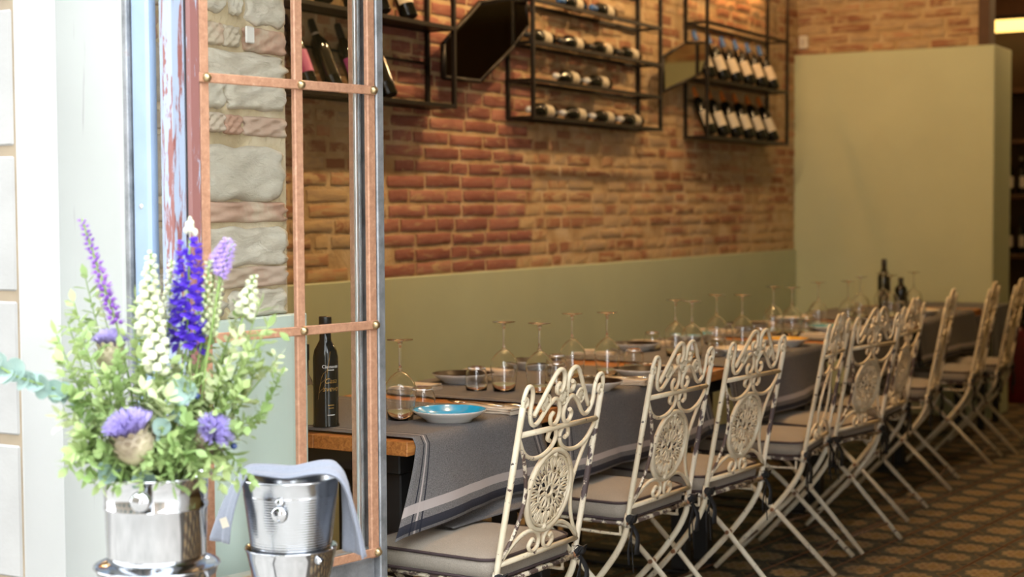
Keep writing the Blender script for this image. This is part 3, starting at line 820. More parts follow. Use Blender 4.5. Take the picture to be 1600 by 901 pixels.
# ------------------------------------------------------------------ tableware
def wine_glass():
    r = thing('wine_glass', 'x', 'wine glass')
    pb = [(.0365, .001), (.040, .03), (.0445, .06), (.0465, .076), (.0468, .085), (.0450, .096), (.041, .107), (.030, .122), (.018, .133), (.009, .1385), (0, .1405)]
    MB().lathe([(a-.0011*(a > .002), z-.0010*(i > 5)) for i, (a, z) in enumerate(pb)][::-1]+pb, 36).build('bowl', M['glass'], r)
    MB().lathe([(0, .141), (.0075, .142), (.0046, .150), (.0038, .165), (.0037, .195), (.0045, .214), (.008, .2225), (0, .2226)], 14).build('stem', M['glass'], r)
    MB().lathe([(0, .2228), (.010, .2245), (.030, .2278), (.0375, .2292), (.0378, .2306), (.0370, .2314), (0, .2318)], 28).build('foot', M['glass'], r)
    MB().lathe([(.0360, .0009), (.0365, .0003), (.0370, .0009), (.0365, .0016), (.0360, .0009)], 28).build('rim', M['bowl'], r)
    return r
def tumbler():
    r = thing('tumbler', 'x', 'tumbler')
    pb = [(.0355, .001), (.0365, .02), (.0365, .045), (.034, .062), (.0300, .0715)]
    MB().lathe([(a-.0014, z) for a, z in pb][::-1]+pb, 32).build('wall', M['glass'], r)
    MB().lathe([(0, .0675), (.024, .0680), (.0292, .0705), (.0300, .0745), (.0280, .0785), (.0240, .0800), (.012, .0778), (0, .0772)], 26).build('thick_base', M['glass'], r)
    MB().lathe([(.0350, .0009), (.0355, .0003), (.0360, .0009), (.0355, .0016), (.0350, .0009)], 26).build('rim', M['bowl'], r)
    return r
def plate(mat, name='plate'):
    r = thing(name, 'x', 'plate')
    MB().lathe([(0, .004), (.060, .004), (.062, .0), (.066, .0), (.068, .006), (.088, .017), (.103, .0285), (.1065, .0325), (.1055, .0338)], 40).build('underside', M['white_ceramic'], r)
    MB().lathe([(.1055, .0338), (.1035, .0335), (.100, .0310), (.085, .0205), (.070, .0125), (.055, .0095), (0, .0085)], 40).build('glazed_well', mat, r)
    return r
def napkin():
    r = thing('napkin', 'x', 'napkin')
    for k, (w_, l, dz) in enumerate(((.075, .20, 0), (.072, .198, .0065), (.066, .195, .013))):
        m = MB(); n = 10
        P = [(-w_/2, 0), (-w_/2-.004, .003), (-w_/2, .006)] if k < 2 else [(-w_/2, 0), (-w_/2-.003, .003), (-w_/2, .0055)]
        prof = P+[(w_/2, .0055), (w_/2+.003, .003), (w_/2, 0)]
        b0 = 0
        for i in range(n+1):
            x = -l/2+l*i/n
            for (yy, zz) in prof: m.v.append(Vector((x, yy*(1-.04*k)+.002*sin(i*1.7+k), zz+dz+.0008*sin(i*.9+k*2)+.0004)))
        q = len(prof)
        for i in range(n):
            for j in range(q): m.face((i*q+j, i*q+(j+1) % q, (i+1)*q+(j+1) % q, (i+1)*q+j), smooth=True)
        m.face(list(range(q))); m.face([n*q+j for j in range(q)][::-1])
        m.build('folded_layer', M['napkin'], r)
    return r
def fork():
    r = thing('fork', 'x', 'fork')
    MB().tube([(.09, 0, .003), (.02, 0, .0035), (-.03, 0, .006), (-.045, 0, .006)], [.0055, .004, .003, .004], 8, flat=.4, nrm=(0, 0, 1)).build('handle', M['cutlery'], r)
    m = MB(); m.tube([(-.042, 0, .006), (-.055, 0, .005), (-.066, 0, .0045)], [.004, .011, .0115], 8, flat=.18, nrm=(0, 0, 1)); m.build('neck', M['cutlery'], r)
    for k in range(4): MB().tube([(-.064, -.009+.006*k, .0045), (-.085, -.0088+.0059*k, .005), (-.105, -.0085+.0057*k, .009)], [.002, .0018, .001], 5).build('tine', M['cutlery'], r)
    return r
def knife():
    r = thing('knife', 'x', 'knife')
    MB().tube([(.105, 0, .004), (.05, 0, .004), (.0, 0, .0035)], [.0065, .0055, .0045], 8, flat=.55, nrm=(0, 0, 1)).build('handle', M['cutlery'], r)
    MB().prism([(0, -.004), (-.06, -.007), (-.09, -.006), (-.108, .002), (-.09, .005), (0, .004)], .0014, M=Matrix.Translation((0, 0, .0028))).build('blade', M['cutlery'], r)
    return r
PG = wine_glass(); PT = tumbler(); PN = napkin(); PF = fork(); PK = knife()
first = {}
def put(p, loc, rz, label, group):
    if p.name not in first:
        first[p.name] = 1; p.location = loc; p.rotation_euler = (0, 0, rz); p['label'] = label; p['group'] = group; return p
    return dup(p, loc, rz, label, group)
TT = TZ+.0048
NEAR = ['first', 'second', 'third', 'fourth', 'fifth', 'sixth', 'seventh', 'eighth', 'ninth']
GF = [(0, 0), (.04, .745), (.0, 1.312), (-.005, 2.075), (.003, 2.59), (-.03, 3.29), (.010, 3.99), (.0, 4.75), (.0, 5.2)]
GB = [(-.095, .745), (-.082, 1.20), (-.100, 2.125), (-.097, 2.545), (-.13, 3.31), (-.08, 3.80), (-.09, 4.50), (-.12, 5.0)]
for i, (x, y) in enumerate(GF): put(PG, (x, y, TT), i, 'upside-down wine glass, %s from the door leaf in the chair-side row' % NEAR[i], 'upturned wine glasses')
for i, (x, y) in enumerate(GB): put(PG, (x, y, TT), i+.5, 'upside-down wine glass, %s from the door leaf in the wall-side row' % NEAR[i], 'upturned wine glasses')
TF = [(-.015, .140), (-.03, .985), (-.015, 1.56), (.055, 2.19), (.03, 2.74), (-.02, 3.46), (.02, 4.14), (.0, 4.92)]
TBk = [(-.19, .725), (-.165, 1.235), (-.30, 2.33), (-.19, 2.72), (-.22, 3.52), (-.18, 4.02), (-.19, 4.70)]
for i, (x, y) in enumerate(TF): put(PT, (x, y, TT), i, 'upside-down tumbler, %s from the door leaf in the chair-side row' % NEAR[i], 'upturned tumblers')
for i, (x, y) in enumerate(TBk): put(PT, (x, y, TT), i, 'upside-down tumbler, %s from the door leaf in the wall-side row' % NEAR[i], 'upturned tumblers')
PM = dict(blue=plate(M['blue_glaze']))
for k in ('dark', 'cream', 'ochre', 'teal'): PM[k] = plate(M[k+'_glaze'])
PL = [('blue', .137, .045, 'white plate with bright blue glazed well on the nearest runner'),
      ('dark', .150, .895, 'white plate with dark brown well behind the nearest chair crest'),
      ('dark', .130, 1.335, 'white plate with dark brown well behind the second chair'),
      ('cream', .125, 2.26, 'plain cream plate behind the third chair crest'),
      ('ochre', .120, 2.78, 'pale plate with golden ochre well behind the third chair'),
      ('teal', .060, 3.56, 'white plate with teal well left of the fourth chair'),
      ('dark', .11, 4.20, 'dark welled plate behind the fifth chair'), ('cream', .11, 4.95, 'cream plate behind the seventh chair'),
      ('dark', -.355, .90, 'dark brown plate on the wall side behind the nearest tumbler'),
      ('dark', -.37, 1.43, 'dark brown plate on the wall side between the wine glasses'),
      ('dark', -.36, 2.28, 'wall-side dark plate, third from the door leaf'), ('teal', -.36, 2.86, 'wall-side teal plate, fourth from the door leaf'),
      ('dark', -.36, 3.55, 'wall-side dark plate, fifth from the door leaf'), ('cream', -.36, 4.15, 'wall-side cream plate near the tall dark bottle')]
for k, x, y, lb in PL: put(PM[k], (x, y, TT), 0, lb, 'plates on the tables')
NP = [(.140, .270, -.1), (.150, 1.12, .1), (.14, 1.585, 0), (.13, 2.50, .1), (.13, 3.02 - .16, 0), (.13, 3.80, 0), (.12, 4.45, 0),
      (-.41, .665, .1), (-.41, 1.18, .0), (-.41, 1.66-.06, .0), (-.41, 2.04, 0), (-.41, 2.56, 0), (-.41, 3.30, 0), (-.41, 3.85, 0)]
NP[4] = (.13, 3.26, 0)
for i, (x, y, a) in enumerate(NP):
    side = 'chair-side' if x > 0 else 'wall-side'; k = i if x > 0 else i-7
    put(PN, (x, y, TT), a, 'folded beige napkin, %s from the door leaf on the %s' % (NEAR[k], side), 'folded napkins')
    if x > 0:
        put(PF, (x-.035, y-.015, TT+.0198), a+.06, 'steel fork on the %s chair-side napkin from the door leaf' % NEAR[k], 'forks on napkins')
        put(PK, (x, y+.018, TT+.0198), a-.02, 'steel knife on the %s chair-side napkin from the door leaf' % NEAR[k], 'knives on napkins')
# oil bottle seen through the pane
def wrap_text(txt, size, rad, z, ang, mat, name, parent, shear=0):
    cu = bpy.data.curves.new(name, 'FONT'); cu.body = txt; cu.size = size; cu.align_x = 'CENTER'; cu.extrude = .0002; cu.shear = shear
    o = bpy.data.objects.new(name, cu); COL.objects.link(o); dg = bpy.context.evaluated_depsgraph_get(); dg.update()
    me = bpy.data.meshes.new_from_object(o.evaluated_get(dg)); bpy.data.objects.remove(o)
    for v in me.vertices:
        a = ang+v.co.x/rad; r_ = rad+.0006+v.co.z; zz = v.co.y
        v.co = (r_*cos(a), r_*sin(a), z+zz)
    me.materials.clear(); me.materials.append(mat); return link(name, me, parent)
ob = thing('oil_bottle', 'dark olive oil bottle with gold and white lettering, seen through the door pane', 'bottle', (-.105, -.212, TZ-.0015))
MB().lathe([(0, .001), (.034, .001), (.0375, .004), (.0375, .012), (.0352, .018), (.0352, .185), (.0350, .200), (.0310, .220), (.0215, .238), (.0165, .248), (.0158, .285), (0, .285)], 32).build('body', M['oilbottle'], ob)
MB().lathe([(.0168, .282), (.0178, .283), (.0178, .311), (.0165, .313), (0, .3132)], 24).build('cap', M['cap_black'], ob)
MB().lathe([(.0170, .276), (.0172, .277), (.0172, .281), (.0170, .282)], 24).build('cap_ring', M['whiteprint'], ob)
ca = math.atan2(CAM.y+.212, CAM.x+.105)+.42
for txt, sz, zz, mm, sh in (('Clemente', .0125, .172, 'whiteprint', 0), ('Casa', .020, .130, 'gold', .3), ('svevo', .021, .108, 'gold', .3)):
    wrap_text(txt, sz, .0352, zz, ca, M[mm], 'lettering', ob, sh)
for zz, hw, mm in ((.1655, .010, 'whiteprint'), (.068, .009, 'gold'), (.060, .008, 'gold'), (.0405, .011, 'whiteprint')):
    m = MB(); m.grid(lambda u, v: ((.0355)*cos(ca+(u-.5)*2*hw/.0352), .0355*sin(ca+(u-.5)*2*hw/.0352), zz+v*.0022), 8, 1); m.build('printed_line', M[mm], ob)
m = MB()
for k in range(3):
    m.tube([((.0356)*cos(ca-1.05+.9*q+k*.05), .0356*sin(ca-1.05+.9*q+k*.05), .085+.12*q+.02*sin(q*5+k)) for q in [i/14 for i in range(15)]], .0005, 4)
m.build('printed_swirl', M['gold'], ob)
# companions of the oil bottle behind it
vb = thing('vinegar_bottle', 'small dark bottle half hidden behind the pale green board', 'bottle', (-.175, -.215, TZ-.0015))
MB().lathe([(0, .001), (.022, .001), (.0235, .005), (.0235, .11), (.021, .13), (.011, .15), (.0105, .19), (0, .19)], 20).build('body', M['glass'], vb)
MB().lathe([(.0115, .188), (.013, .189), (.013, .232), (.012, .234), (0, .234)], 18).build('cap', M['cap_black'], vb)
# far table bottles
def tall_bottle(loc, h, label):
    r = thing('dark_bottle', label, 'bottle', loc, 0, 'dark bottles on the far table')
    MB().lathe([(0, .001), (.033, .001), (.036, .005), (.036, h*.62), (.033, h*.68), (.018, h*.77), (.015, h*.80), (.0145, h*.93), (0, h*.93)], 24).build('body', M['bottle'], r)
    MB().lathe([(.0155, h*.88), (.016, h*.885), (.016, h*.995), (0, h)], 18).build('cap', M['cap_black'], r); return r
tall_bottle((-.215, 5.335, TT-.001), .30, 'tall black bottle standing out against the green end wall')
tall_bottle((-.14, 5.42, TT-.001), .19, 'short dark bottle just right of the tall black bottle')
# dark table by the end wall
dt = thing('side_table', 'dark cloth-covered table against the green end wall', 'table', (0, 6.15, 0))
MB().bbox(-.42, .26, -.24, .26, .70, .745, .004).build('top', M['wood'], dt)
m = MB(); m.box(-.43, .27, -.25, .27, .7455, .749)
m.grid(lambda u, v: (.27+.01*sin(u*14)*v+.015*v, -.25+.52*u, .748-.42*v), 20, 8); m.grid(lambda u, v: (-.43+.70*u, -.25-.012*v+.008*sin(u*18)*v, .748-.42*v), 20, 8)
m.build('dark_cloth', M['runner_plain'], dt)
for xx in (-.36, .2):
    for yy in (-.18, .2): MB().bbox(xx-.02, xx+.02, yy-.02, yy+.02, 0, .699, .003).build('leg', M['under_dark'], dt)

# ------------------------------------------------------------------ wall racks with wine
def rack(y0, y1, zs, ztop, label, front_rail, mids=()):
    r = thing('wall_rack', label, 'rack', (WX, (y0+y1)/2, zs[0]), 0, 'black steel wine racks'); h = (y1-y0)/2; D0, D1 = .018, .152; q = .009
    for yy in (-h, h):
        for xx in (D0, D1): MB().bbox(xx-q, xx+q, yy-q, yy+q, -.009, ztop-zs[0], .001).build('post', M['black_steel'], r)
    for zz in zs:
        for xx in (D0, D1): MB().bbox(xx-.0085, xx+.0085, -h, h, zz-zs[0]-.0085, zz-zs[0]+.0085, .001).build('rail', M['black_steel'], r)
        for yy in (-h, h): MB().bbox(D0, D1, yy-.0075, yy+.0075, zz-zs[0]-.0075, zz-zs[0]+.0075, .001).build('end_rail', M['black_steel'], r)
        if zz in mids: MB().bbox(D0+.01, D1-.01, -h+.01, h-.01, zz-zs[0]-.004, zz-zs[0]+.001, .001).build('shelf', M['black_steel'], r)
    for zz in front_rail: MB().bbox(D0-.005, D0+.005, -h, h, zz-zs[0]-.005, zz-zs[0]+.005, .001).build('back_rail', M['black_steel'], r)
    return r
rack(.55, 1.952, [1.797, 2.125, 2.47], 2.8, 'black steel wine rack above the door leaf, leftmost', (1.985, 2.31), (1.797, 2.125, 2.47))
rack(2.633, 4.026, [1.785, 1.958, 2.13, 2.325, 2.50], 2.75, 'black steel wine rack with bottles lying flat, in the middle', ())
rack(4.66, 5.958, [1.772, 2.10, 2.425], 2.75, 'black steel wine rack by the end wall, with leaning bottles', (1.985, 2.29), (1.772, 2.10))
def wine_bottle(cap, label_mat=M['label'], capz=(.235, .300)):
    r = thing('wine_bottle', 'x', 'bottle')
    MB().lathe([(0, .004), (.026, .001), (.034, .001), (.0370, .004), (.0372, .175), (.0355, .192), (.028, .212), (.0175, .228), (.0142, .240), (.0138, .292), (0, .293)], 20).build('body', M['bottle'], r)
    MB().grid(lambda u, v: (.0378*cos((u-.5)*3.3), .0378*sin((u-.5)*3.3), .055+.09*v), 14, 1).build('label', label_mat, r)
    MB().lathe([(.0150, capz[0]), (.0153, capz[0]+.002), (.0153, capz[1]-.004), (.0140, capz[1]), (0, capz[1]+.0005)], 16).build('capsule', cap, r)
    return r
def half_label(r):  # label that covers only the front half
    pass
B_BLUE = wine_bottle(M['cap_blue']); B_OR = wine_bottle(M['cap_orange']); B_WH = wine_bottle(M['cap_white'], capz=(.27, .300)); B_BK = wine_bottle(M['cap_black']); B_PK = wine_bottle(M['cap_black'], M['pinklabel']); B_NO = wine_bottle(M['cap_black'], M['bottle'])
def lean(p, y, z, label, group, ang=23, x=.118):
    o = put(p, (0, 0, 0), 0, label, group); o.rotation_euler = (0, R(-ang), 0); o.location = (WX+x, y, z); return o
ORD = ['first', 'second', 'third', 'fourth', 'fifth', 'sixth']
for k in range(6):
    y = 4.80+k*.205
    lean(B_BLUE, y, 2.1035+.015, 'blue-capped wine bottle leaning, %s from left on the upper shelf by the end wall' % ORD[k], 'leaning wine bottles')
    lean(B_OR, y, 1.7755+.015, 'orange-capped wine bottle leaning, %s from left on the lower shelf by the end wall' % ORD[k], 'leaning wine bottles')
for k in range(6):
    lean(B_BK if k % 2 else B_WH, .72+k*.19, 2.1285+.015, 'dark leaning bottle, %s from left on the upper shelf of the leftmost rack' % ORD[k], 'leaning wine bottles')
lean(B_PK, 1.00, 1.8005+.015, 'dark bottle with pink label, left of the band-necked one behind the pane', 'leaning wine bottles')
o = lean(B_NO, 1.16, 1.8005+.015, 'black bottle with pale neck band leaning behind the door pane', 'leaning wine bottles')
MB().lathe([(.0156, .222+.008), (.0158, .231), (.0158, .243), (.0156, .244)], 16).build('neck_band', M['label'], o)
lean(B_PK, 1.33, 1.8005+.015, 'dark bottle with pink label, right of the band-necked one behind the pane', 'leaning wine bottles')
lean(B_NO, 1.52, 1.8005+.015, 'plain black bottle beside the door edge on the leftmost rack', 'leaning wine bottles')
rows = [(1.785, (2.80, 3.13, 3.44, 3.76), B_WH), (1.958, (3.06, 3.38), B_WH), (2.13, (2.78, 3.10, 3.42, 3.73), B_BK), (2.325, (3.10, 3.44), B_BLUE)]
for ri, (z, ys, pb) in enumerate(rows):
    for k, y in enumerate(ys):
        o = put(pb, (0, 0, 0), 0, 'wine bottle lying flat, %s from left on the %s rail of the middle rack' % (ORD[k], ['bottom', 'second', 'third', 'fourth'][ri]), 'lying wine bottles')
        # axis along the wall, neck towards the street; resting on the two rails
        o.rotation_euler = (R(90), 0, R(7)); o.location = (WX+.066, y+.17, z+.041)

# ------------------------------------------------------------------ mirrors
def mirror_obj(poly, x, rot, label):
    cy = sum(p[0] for p in poly)/len(poly); cz = sum(p[1] for p in poly)/len(poly)
    r = thing('wall_mirror', label, 'mirror', (x, cy, cz), R(rot), 'angular mirrors between the racks')
    P = [(p[0]-cy, p[1]-cz) for p in poly]
    Mx = Matrix(((0, 0, 1, 0), (1, 0, 0, 0), (0, 1, 0, 0), (0, 0, 0, 1)))
    MB().prism(P, .018, M=Matrix.Translation((-.02, 0, 0)) @ Mx).build('backing', M['black_steel'], r)
    Pi = [(a*.95, b*.93) for a, b in P]
    MB().prism(Pi, .003, M=Matrix.Translation((-.0015, 0, 0)) @ Mx).build('mirror_glass', M['mirror'], r)
    m = MB(); n = len(P)
    for i in range(n):
        a = P[i]; b = P[(i+1) % n]; m.tube([(-.004, a[0], a[1]), (-.004, b[0], b[1])], .011, 8)
    m.build('frame', M['black_steel'], r)
    MB().tube([(-.021, 0, .0), (-(x-WX)-.004, 0, 0)], .012, 8).build('wall_bracket', M['black_steel'], r)
    return r
mirror_obj([(1.957, 2.064), (2.25, 2.27), (2.66, 2.35), (2.68, 2.21), (2.55, 2.107), (2.25, 1.926), (1.957, 1.923)], -1.10, 0, 'dark angular mirror hanging between the left and middle racks')
mirror_obj([(4.13, 2.18), (4.41, 2.285), (4.72, 2.315), (4.73, 2.232), (4.64, 2.13), (4.136, 2.0)], -1.08, 0, 'olive reflecting angular mirror beside the right rack')
# white switch box on the end wall
sw = thing('alarm_box', 'small white box on the brick corner above the green wall', 'wall box', (-1.150, EY+.062, 2.44))
MB().bbox(-.030, .030, -.03, .0, 0, .085, .005).build('housing', M['white_ceramic'], sw); MB().bbox(-.012, .012, -.032, -.0302, .02, .06, .001).build('sensor', M['spacer'], sw)

# ------------------------------------------------------------------ bar beyond the end wall
bar = thing('back_bar', 'dark wooden back bar with shelves and warm light, at the right edge', 'shelf', (0, 9.3, 0))
MB().bbox(-1.1, 2.6, 0, .04, 0, 3.2, .004).build('back_panel', M['darkwood'], bar)
for zz in (.4, .95, 1.42, 1.85, 2.25): MB().bbox(-1.1, 2.6, -.35, 0, zz, zz+.035, .004).build('shelf', M['darkwood'], bar)
for xx in (-1.1, -.05, .9, 1.8, 2.6): MB().bbox(xx-.02, xx+.02, -.36, 0, 0, 2.6, .004).build('upright', M['darkwood'], bar)
lb = thing('light_box', 'glowing yellow light box above the back bar', 'lamp', (0, 8.75, 2.72)); MB().bbox(-.9, 1.6, -.12, .12, 0, .07, .006).build('diffuser', M['glow'], lb); MB().bbox(-.92, 1.62, -.13, .13, .0705, .10, .004).build('housing', M['black_steel'], lb)
for xx in (-.7, 1.4): MB().tube([(xx, 0, .10), (xx, 0, .575)], .006, 6).build('hanger', M['black_steel'], lb)
for k, tx in enumerate((-.36, -.26, -.16)):
    for zz, nm in ((.985, 'lower'), (1.455, 'upper')):
        o = put([B_BK, B_OR, B_WH][(k+int(zz*3)) % 3], (0, 0, 0), 0, 'bottle standing on the %s back bar shelf, %s of three' % (nm, ('left', 'middle', 'right')[k]), 'bottles on the back bar'); o.rotation_euler = (0, 0, 0); o.location = (tx, 9.12, zz+.001)
fe = thing('fire_extinguisher', 'red fire extinguisher at the right edge behind the last chair', 'extinguisher', (.085, 7.45, .0))
MB().lathe([(0, .0), (.07, .0), (.075, .01), (.075, .44), (.06, .50), (.03, .53), (0, .53)], 24).build('cylinder', M['red'], fe)
MB().lathe([(.022, .53), (.022, .58), (0, .58)], 12).build('valve', M['black_steel'], fe)
MB().tube([(0, 0, .57), (.09, 0, .60)], .01, 6).build('lever', M['black_steel'], fe)
MB().tube(smooth_path([(.02, 0, .55), (.09, .02, .52), (.10, .02, .35), (.085, .0, .15)], 4), .009, 6).build('hose', M['black_steel'], fe)

# ------------------------------------------------------------------ warm ceiling lamps (above the frame)
for i, (x, y) in enumerate(((-.3, .9), (-.3, 2.3), (-.3, 3.7), (-.3, 5.1), (.9, 8.0))):
    r = thing('ceiling_spot', 'warm ceiling spotlight above the dining room', 'lamp', (x, y, 3.3), 0, 'warm ceiling spots')
    MB().lathe([(0, 0), (.05, 0), (.05, -.02), (.045, -.12), (.038, -.12), (.036, -.05), (0, -.05)], 18).build('housing', M['black_steel'], r)
    MB().lathe([(0, -.09), (.024, -.10), (.03, -.115), (.024, -.135), (0, -.142)], 14).build('bulb', M['bulb'], r)
    ld = bpy.data.lights.new('spot_light', 'POINT'); ld.energy = LAMP_W*(1.12, 1.0, .72, .36, .8)[i]; ld.color = WARM; ld.shadow_soft_size = .04
    lo = bpy.data.objects.new('spot_light', ld); COL.objects.link(lo); lo.parent = r; lo.location = (0, 0, -.19)
ls = thing('led_strip', 'warm light strip along the wall behind the right rack', 'lamp', (WX+.03, 5.3, 2.78)); MB().bbox(-.008, .008, -.55, .55, 0, .014, .002).build('diffuser', M['led'], ls); MB().bbox(-.012, .012, -.56, .56, .0145, .022, .002).build('channel', M['black_steel'], ls)
ad = bpy.data.lights.new('led_light', 'AREA'); ad.shape = 'RECTANGLE'; ad.size = .02; ad.size_y = 1.1; ad.energy = 5; ad.color = (1, .42, .12)
ao = bpy.data.objects.new('led_light', ad); COL.objects.link(ao); ao.parent = ls; ao.location = (0, 0, -.006)

# ------------------------------------------------------------------ buckets outside
def stand(loc, h, label, rad=.112):
    r = thing('bucket_stand', label, 'stand', (loc[0], loc[1], -.01), 0, 'steel bucket stands')
    MB().lathe([(0, h-.010), (rad-.012, h-.010), (rad-.004, h-.004), (rad, h+.010), (rad+.004, h+.012), (rad+.002, h+.014), (rad-.004, h+.008), (rad-.010, h-.001), (0, h-.001)], 40).build('dish', M['steel'], r)
    MB().tube([(0, 0, .02), (0, 0, h-.011)], .014, 12).build('pole', M['steel'], r)
    MB().lathe([(0, 0), (.15, 0), (.15, .008), (.05, .022), (.014, .03)], 32).build('base', M['steel'], r); return r
B1 = Vector((.520, -1.555, .699))
s1 = stand(B1, .70+.009-.0, 'steel stand with dish under the flower bucket')
fb = thing('flower_bucket', 'polished steel bucket holding the flower bouquet', 'bucket', B1)
MB().lathe([(0, .001), (.083, .001), (.087, .004), (.089, .012), (.0925, .118), (.0945, .1195), (.0945, .1245), (.093, .126), (.0955, .172), (.104, .1785), (.1045, .1815), (.102, .1825), (.0935, .176), (.090, .124), (.086, .012), (0, .010)], 48).build('body', M['steel'], fb)
for a in (-1.05, pi-1.05+.5):
    Mx = Matrix.Rotation(a, 4, 'Z') @ Matrix.Translation((.094, 0, .148)) @ Matrix.Rotation(R(90), 4, 'Y')
    MB().lathe([(.006, 0), (.007, .008), (.016, .012), (.020, .02), (.016, .029), (0, .032)], 18, M=Mx).build('knob', M['steel'], fb)
MB().lathe([(.0, .150), (.090, .152)], 32).build('dark_filling', M['mouth_dark'], fb)  # flat dark disc across the bucket mouth
B2 = Vector((.563, -1.215, .6765))
s2 = stand(B2, .592, 'steel stand under the footed bowl of the ice bucket', .085)
bw = thing('footed_bowl', 'shiny steel bowl under the ribbed ice bucket', 'bowl', (B2.x, B2.y, .5825))
MB().lathe([(0, .0), (.050, .0), (.054, .004), (.066, .016), (.080, .045), (.0885, .085), (.0920, .098), (.0940, .1015), (.0935, .1035), (.0905, .101), (.0860, .085), (.0775, .046), (.062, .018), (.050, .010), (0, .009)], 44).build('body', M['steel'], bw)
Mx = Matrix.Rotation(-.25, 4, 'Z') @ Matrix.Translation((.0795, 0, .085)) @ Matrix.Rotation(R(90), 4, 'Y'); MB().lathe([(.004, 0), (.005, .006), (.009, .010), (.007, .016), (0, .018)], 12, M=Mx).build('knob', M['steel'], bw)
ib = thing('ice_bucket', 'ribbed steel ice bucket with a grey cloth over its rim', 'bucket', (B2.x, B2.y, .6275))
def brad(z): return .0735+(.0965-.0735)*(z/.185)
prof = [(0, .001), (.068, .001), (.0735, .005)]
z = .012
while z < .165:
    rr = brad(z); prof += [(rr, z), (rr+.0010, z+.002), (rr, z+.004)]; z += .0052
prof += [(.0950, .172), (.0975, .190), (.1005, .1955), (.1012, .1985), (.0995, .2000), (.0955, .191), (.0915, .165), (.071, .012), (0, .010)]
MB().lathe(prof, 56).build('body', M['brushed'], ib)
Mx = Matrix.Rotation(-1.12, 4, 'Z') @ Matrix.Translation((.0945, 0, .162)) @ Matrix.Rotation(R(90), 4, 'Y')
kb = MB().lathe([(.009, -.002), (.010, .002), (.007, .006), (0, .008)], 14, M=Mx).build('handle_mount', M['steel'], ib)
Mk = Matrix.Rotation(-1.12, 4, 'Z') @ Matrix.Translation((.100, 0, .140)) @ Matrix.Rotation(R(95), 4, 'Y')
MB().lathe([(0, -.002), (.014, -.002), (.017, .002), (.014, .007), (0, .009)], 20, M=Mk).build('ring_knob', M['steel'], ib)
# grey cloth draped over the ice bucket: path across the view, width along depth
CC = Vector((B2.x, B2.y, .8275)); dv = Vector((-sin(YAW), cos(YAW), 0))
def bpt(px, py, dd, dep=3.16): return CC+rt0*((px-455)/773.0)+Vector((0, 0, 1))*((730-py)/773.0)+dv*dd
path = smooth_path([bpt(344, 832, -.03), bpt(352, 800, -.03), bpt(366, 760, -.02), bpt(386, 728, -.01), bpt(415, 727, 0), bpt(455, 730, .0), bpt(500, 720, -.01), bpt(528, 722, -.02), bpt(543, 742, -.03), bpt(550, 775, -.035), bpt(555, 812, -.035), bpt(558, 852, -.035)], 5)
m = MB(); N = len(path)
def clothf(u, v):
    f = u*(N-1); i = min(int(f), N-2); q = f-i; p = path[i].lerp(path[i+1], q)
    e = min(1, abs(u-.5)*2); right = max(0, (u-.55)/.45); left = max(0, (.4-u)/.4)
    wd = .060+.020*right-.012*left
    bunch = .007*sin(v*8+u*5)+.004*sin(v*17+1+u*3)
    # the hanging ends turn to face the street
    turn = (v-.5)*2*(.030*right+.024*left)
    return p+dv*((v-.5)*2*wd*(1-.35*max(right, left)))+rt0*(turn*-1+bunch*e)+Vector((0, 0, bunch*.6*(1-e)+.006+.012*(v-.5)*(1-e)))
m.grid(clothf, 56, 22); o = m.build('dish_cloth', M['dishcloth']); md = o.modifiers.new('thick', 'SOLIDIFY'); md.thickness = .0035; md.offset = 0
tag(o, 'grey dish cloth draped over the ribbed ice bucket', 'cloth')
pt = bpt(362, 792, -.075); m = MB(); m.box(-.007, .007, -.0008, .0008, -.010, .010); tg = m.build('sewn_tag', M['label'], o, pt); tg.rotation_euler = (0, R(-18), YAW)

# ------------------------------------------------------------------ bouquet: every stem is its own thing
def bq(px, py, dd=0): return B1+Vector((0, 0, .165))+rt0*((px-245)/849.0)+Vector((0, 0, 1))*((750-py)/849.0)+dv*dd
rb = random.Random(11)
def leafquad(m, base, d, side, L, Wd, mi=0, curl=.15):
    d = d.normalized(); side = (side-d*side.dot(d)); side = side.normalized() if side.length > 1e-4 else d.orthogonal().normalized(); n = d.cross(side)
    b0 = len(m.v)
    pts = [(0, 0, 0), (.3, .8, -.1), (.62, .95, -.05), (1, 0, .25), (.62, -.95, -.05), (.3, -.8, -.1), (.45, 0, .12)]
    for a, s_, c in pts: m.v.append(base+d*(a*L)+side*(s_*Wd/2)+n*(-c*L*curl))
    for a, b in ((0,1),(1,2),(2,3),(3,4),(4,5),(5,0)): m.face((b0+6, b0+a, b0+b), mi, smooth=True)
def rdir(r_=rb):
    while 1:
        v = Vector((r_.uniform(-1,1), r_.uniform(-1,1), r_.uniform(-1,1)))
        if .1 < v.length < 1: return v.normalized()
GB_ = 'stems of the bouquet in the steel bucket'
def stemline(tip, bend=.03, foot=None, dd0=None):
    tip = Vector(tip); a = rb.uniform(0, 6.28)
    f = foot or (B1+Vector((.045*cos(a), .045*sin(a), .03)))
    neck = B1+Vector((0, 0, .172))+(tip-B1-Vector((0, 0, .172))).normalized()*.0
    out = Vector((tip.x-B1.x, tip.y-B1.y, 0)); 
    if out.length > 0: neck += out.normalized()*min(.07, out.length*.5)
    mid = neck.lerp(tip, .5)+Vector((0, 0, bend))+Vector((rb.uniform(-1, 1), rb.uniform(-1, 1), 0))*.012
    return smooth_path([f, neck, mid, tip], 6)
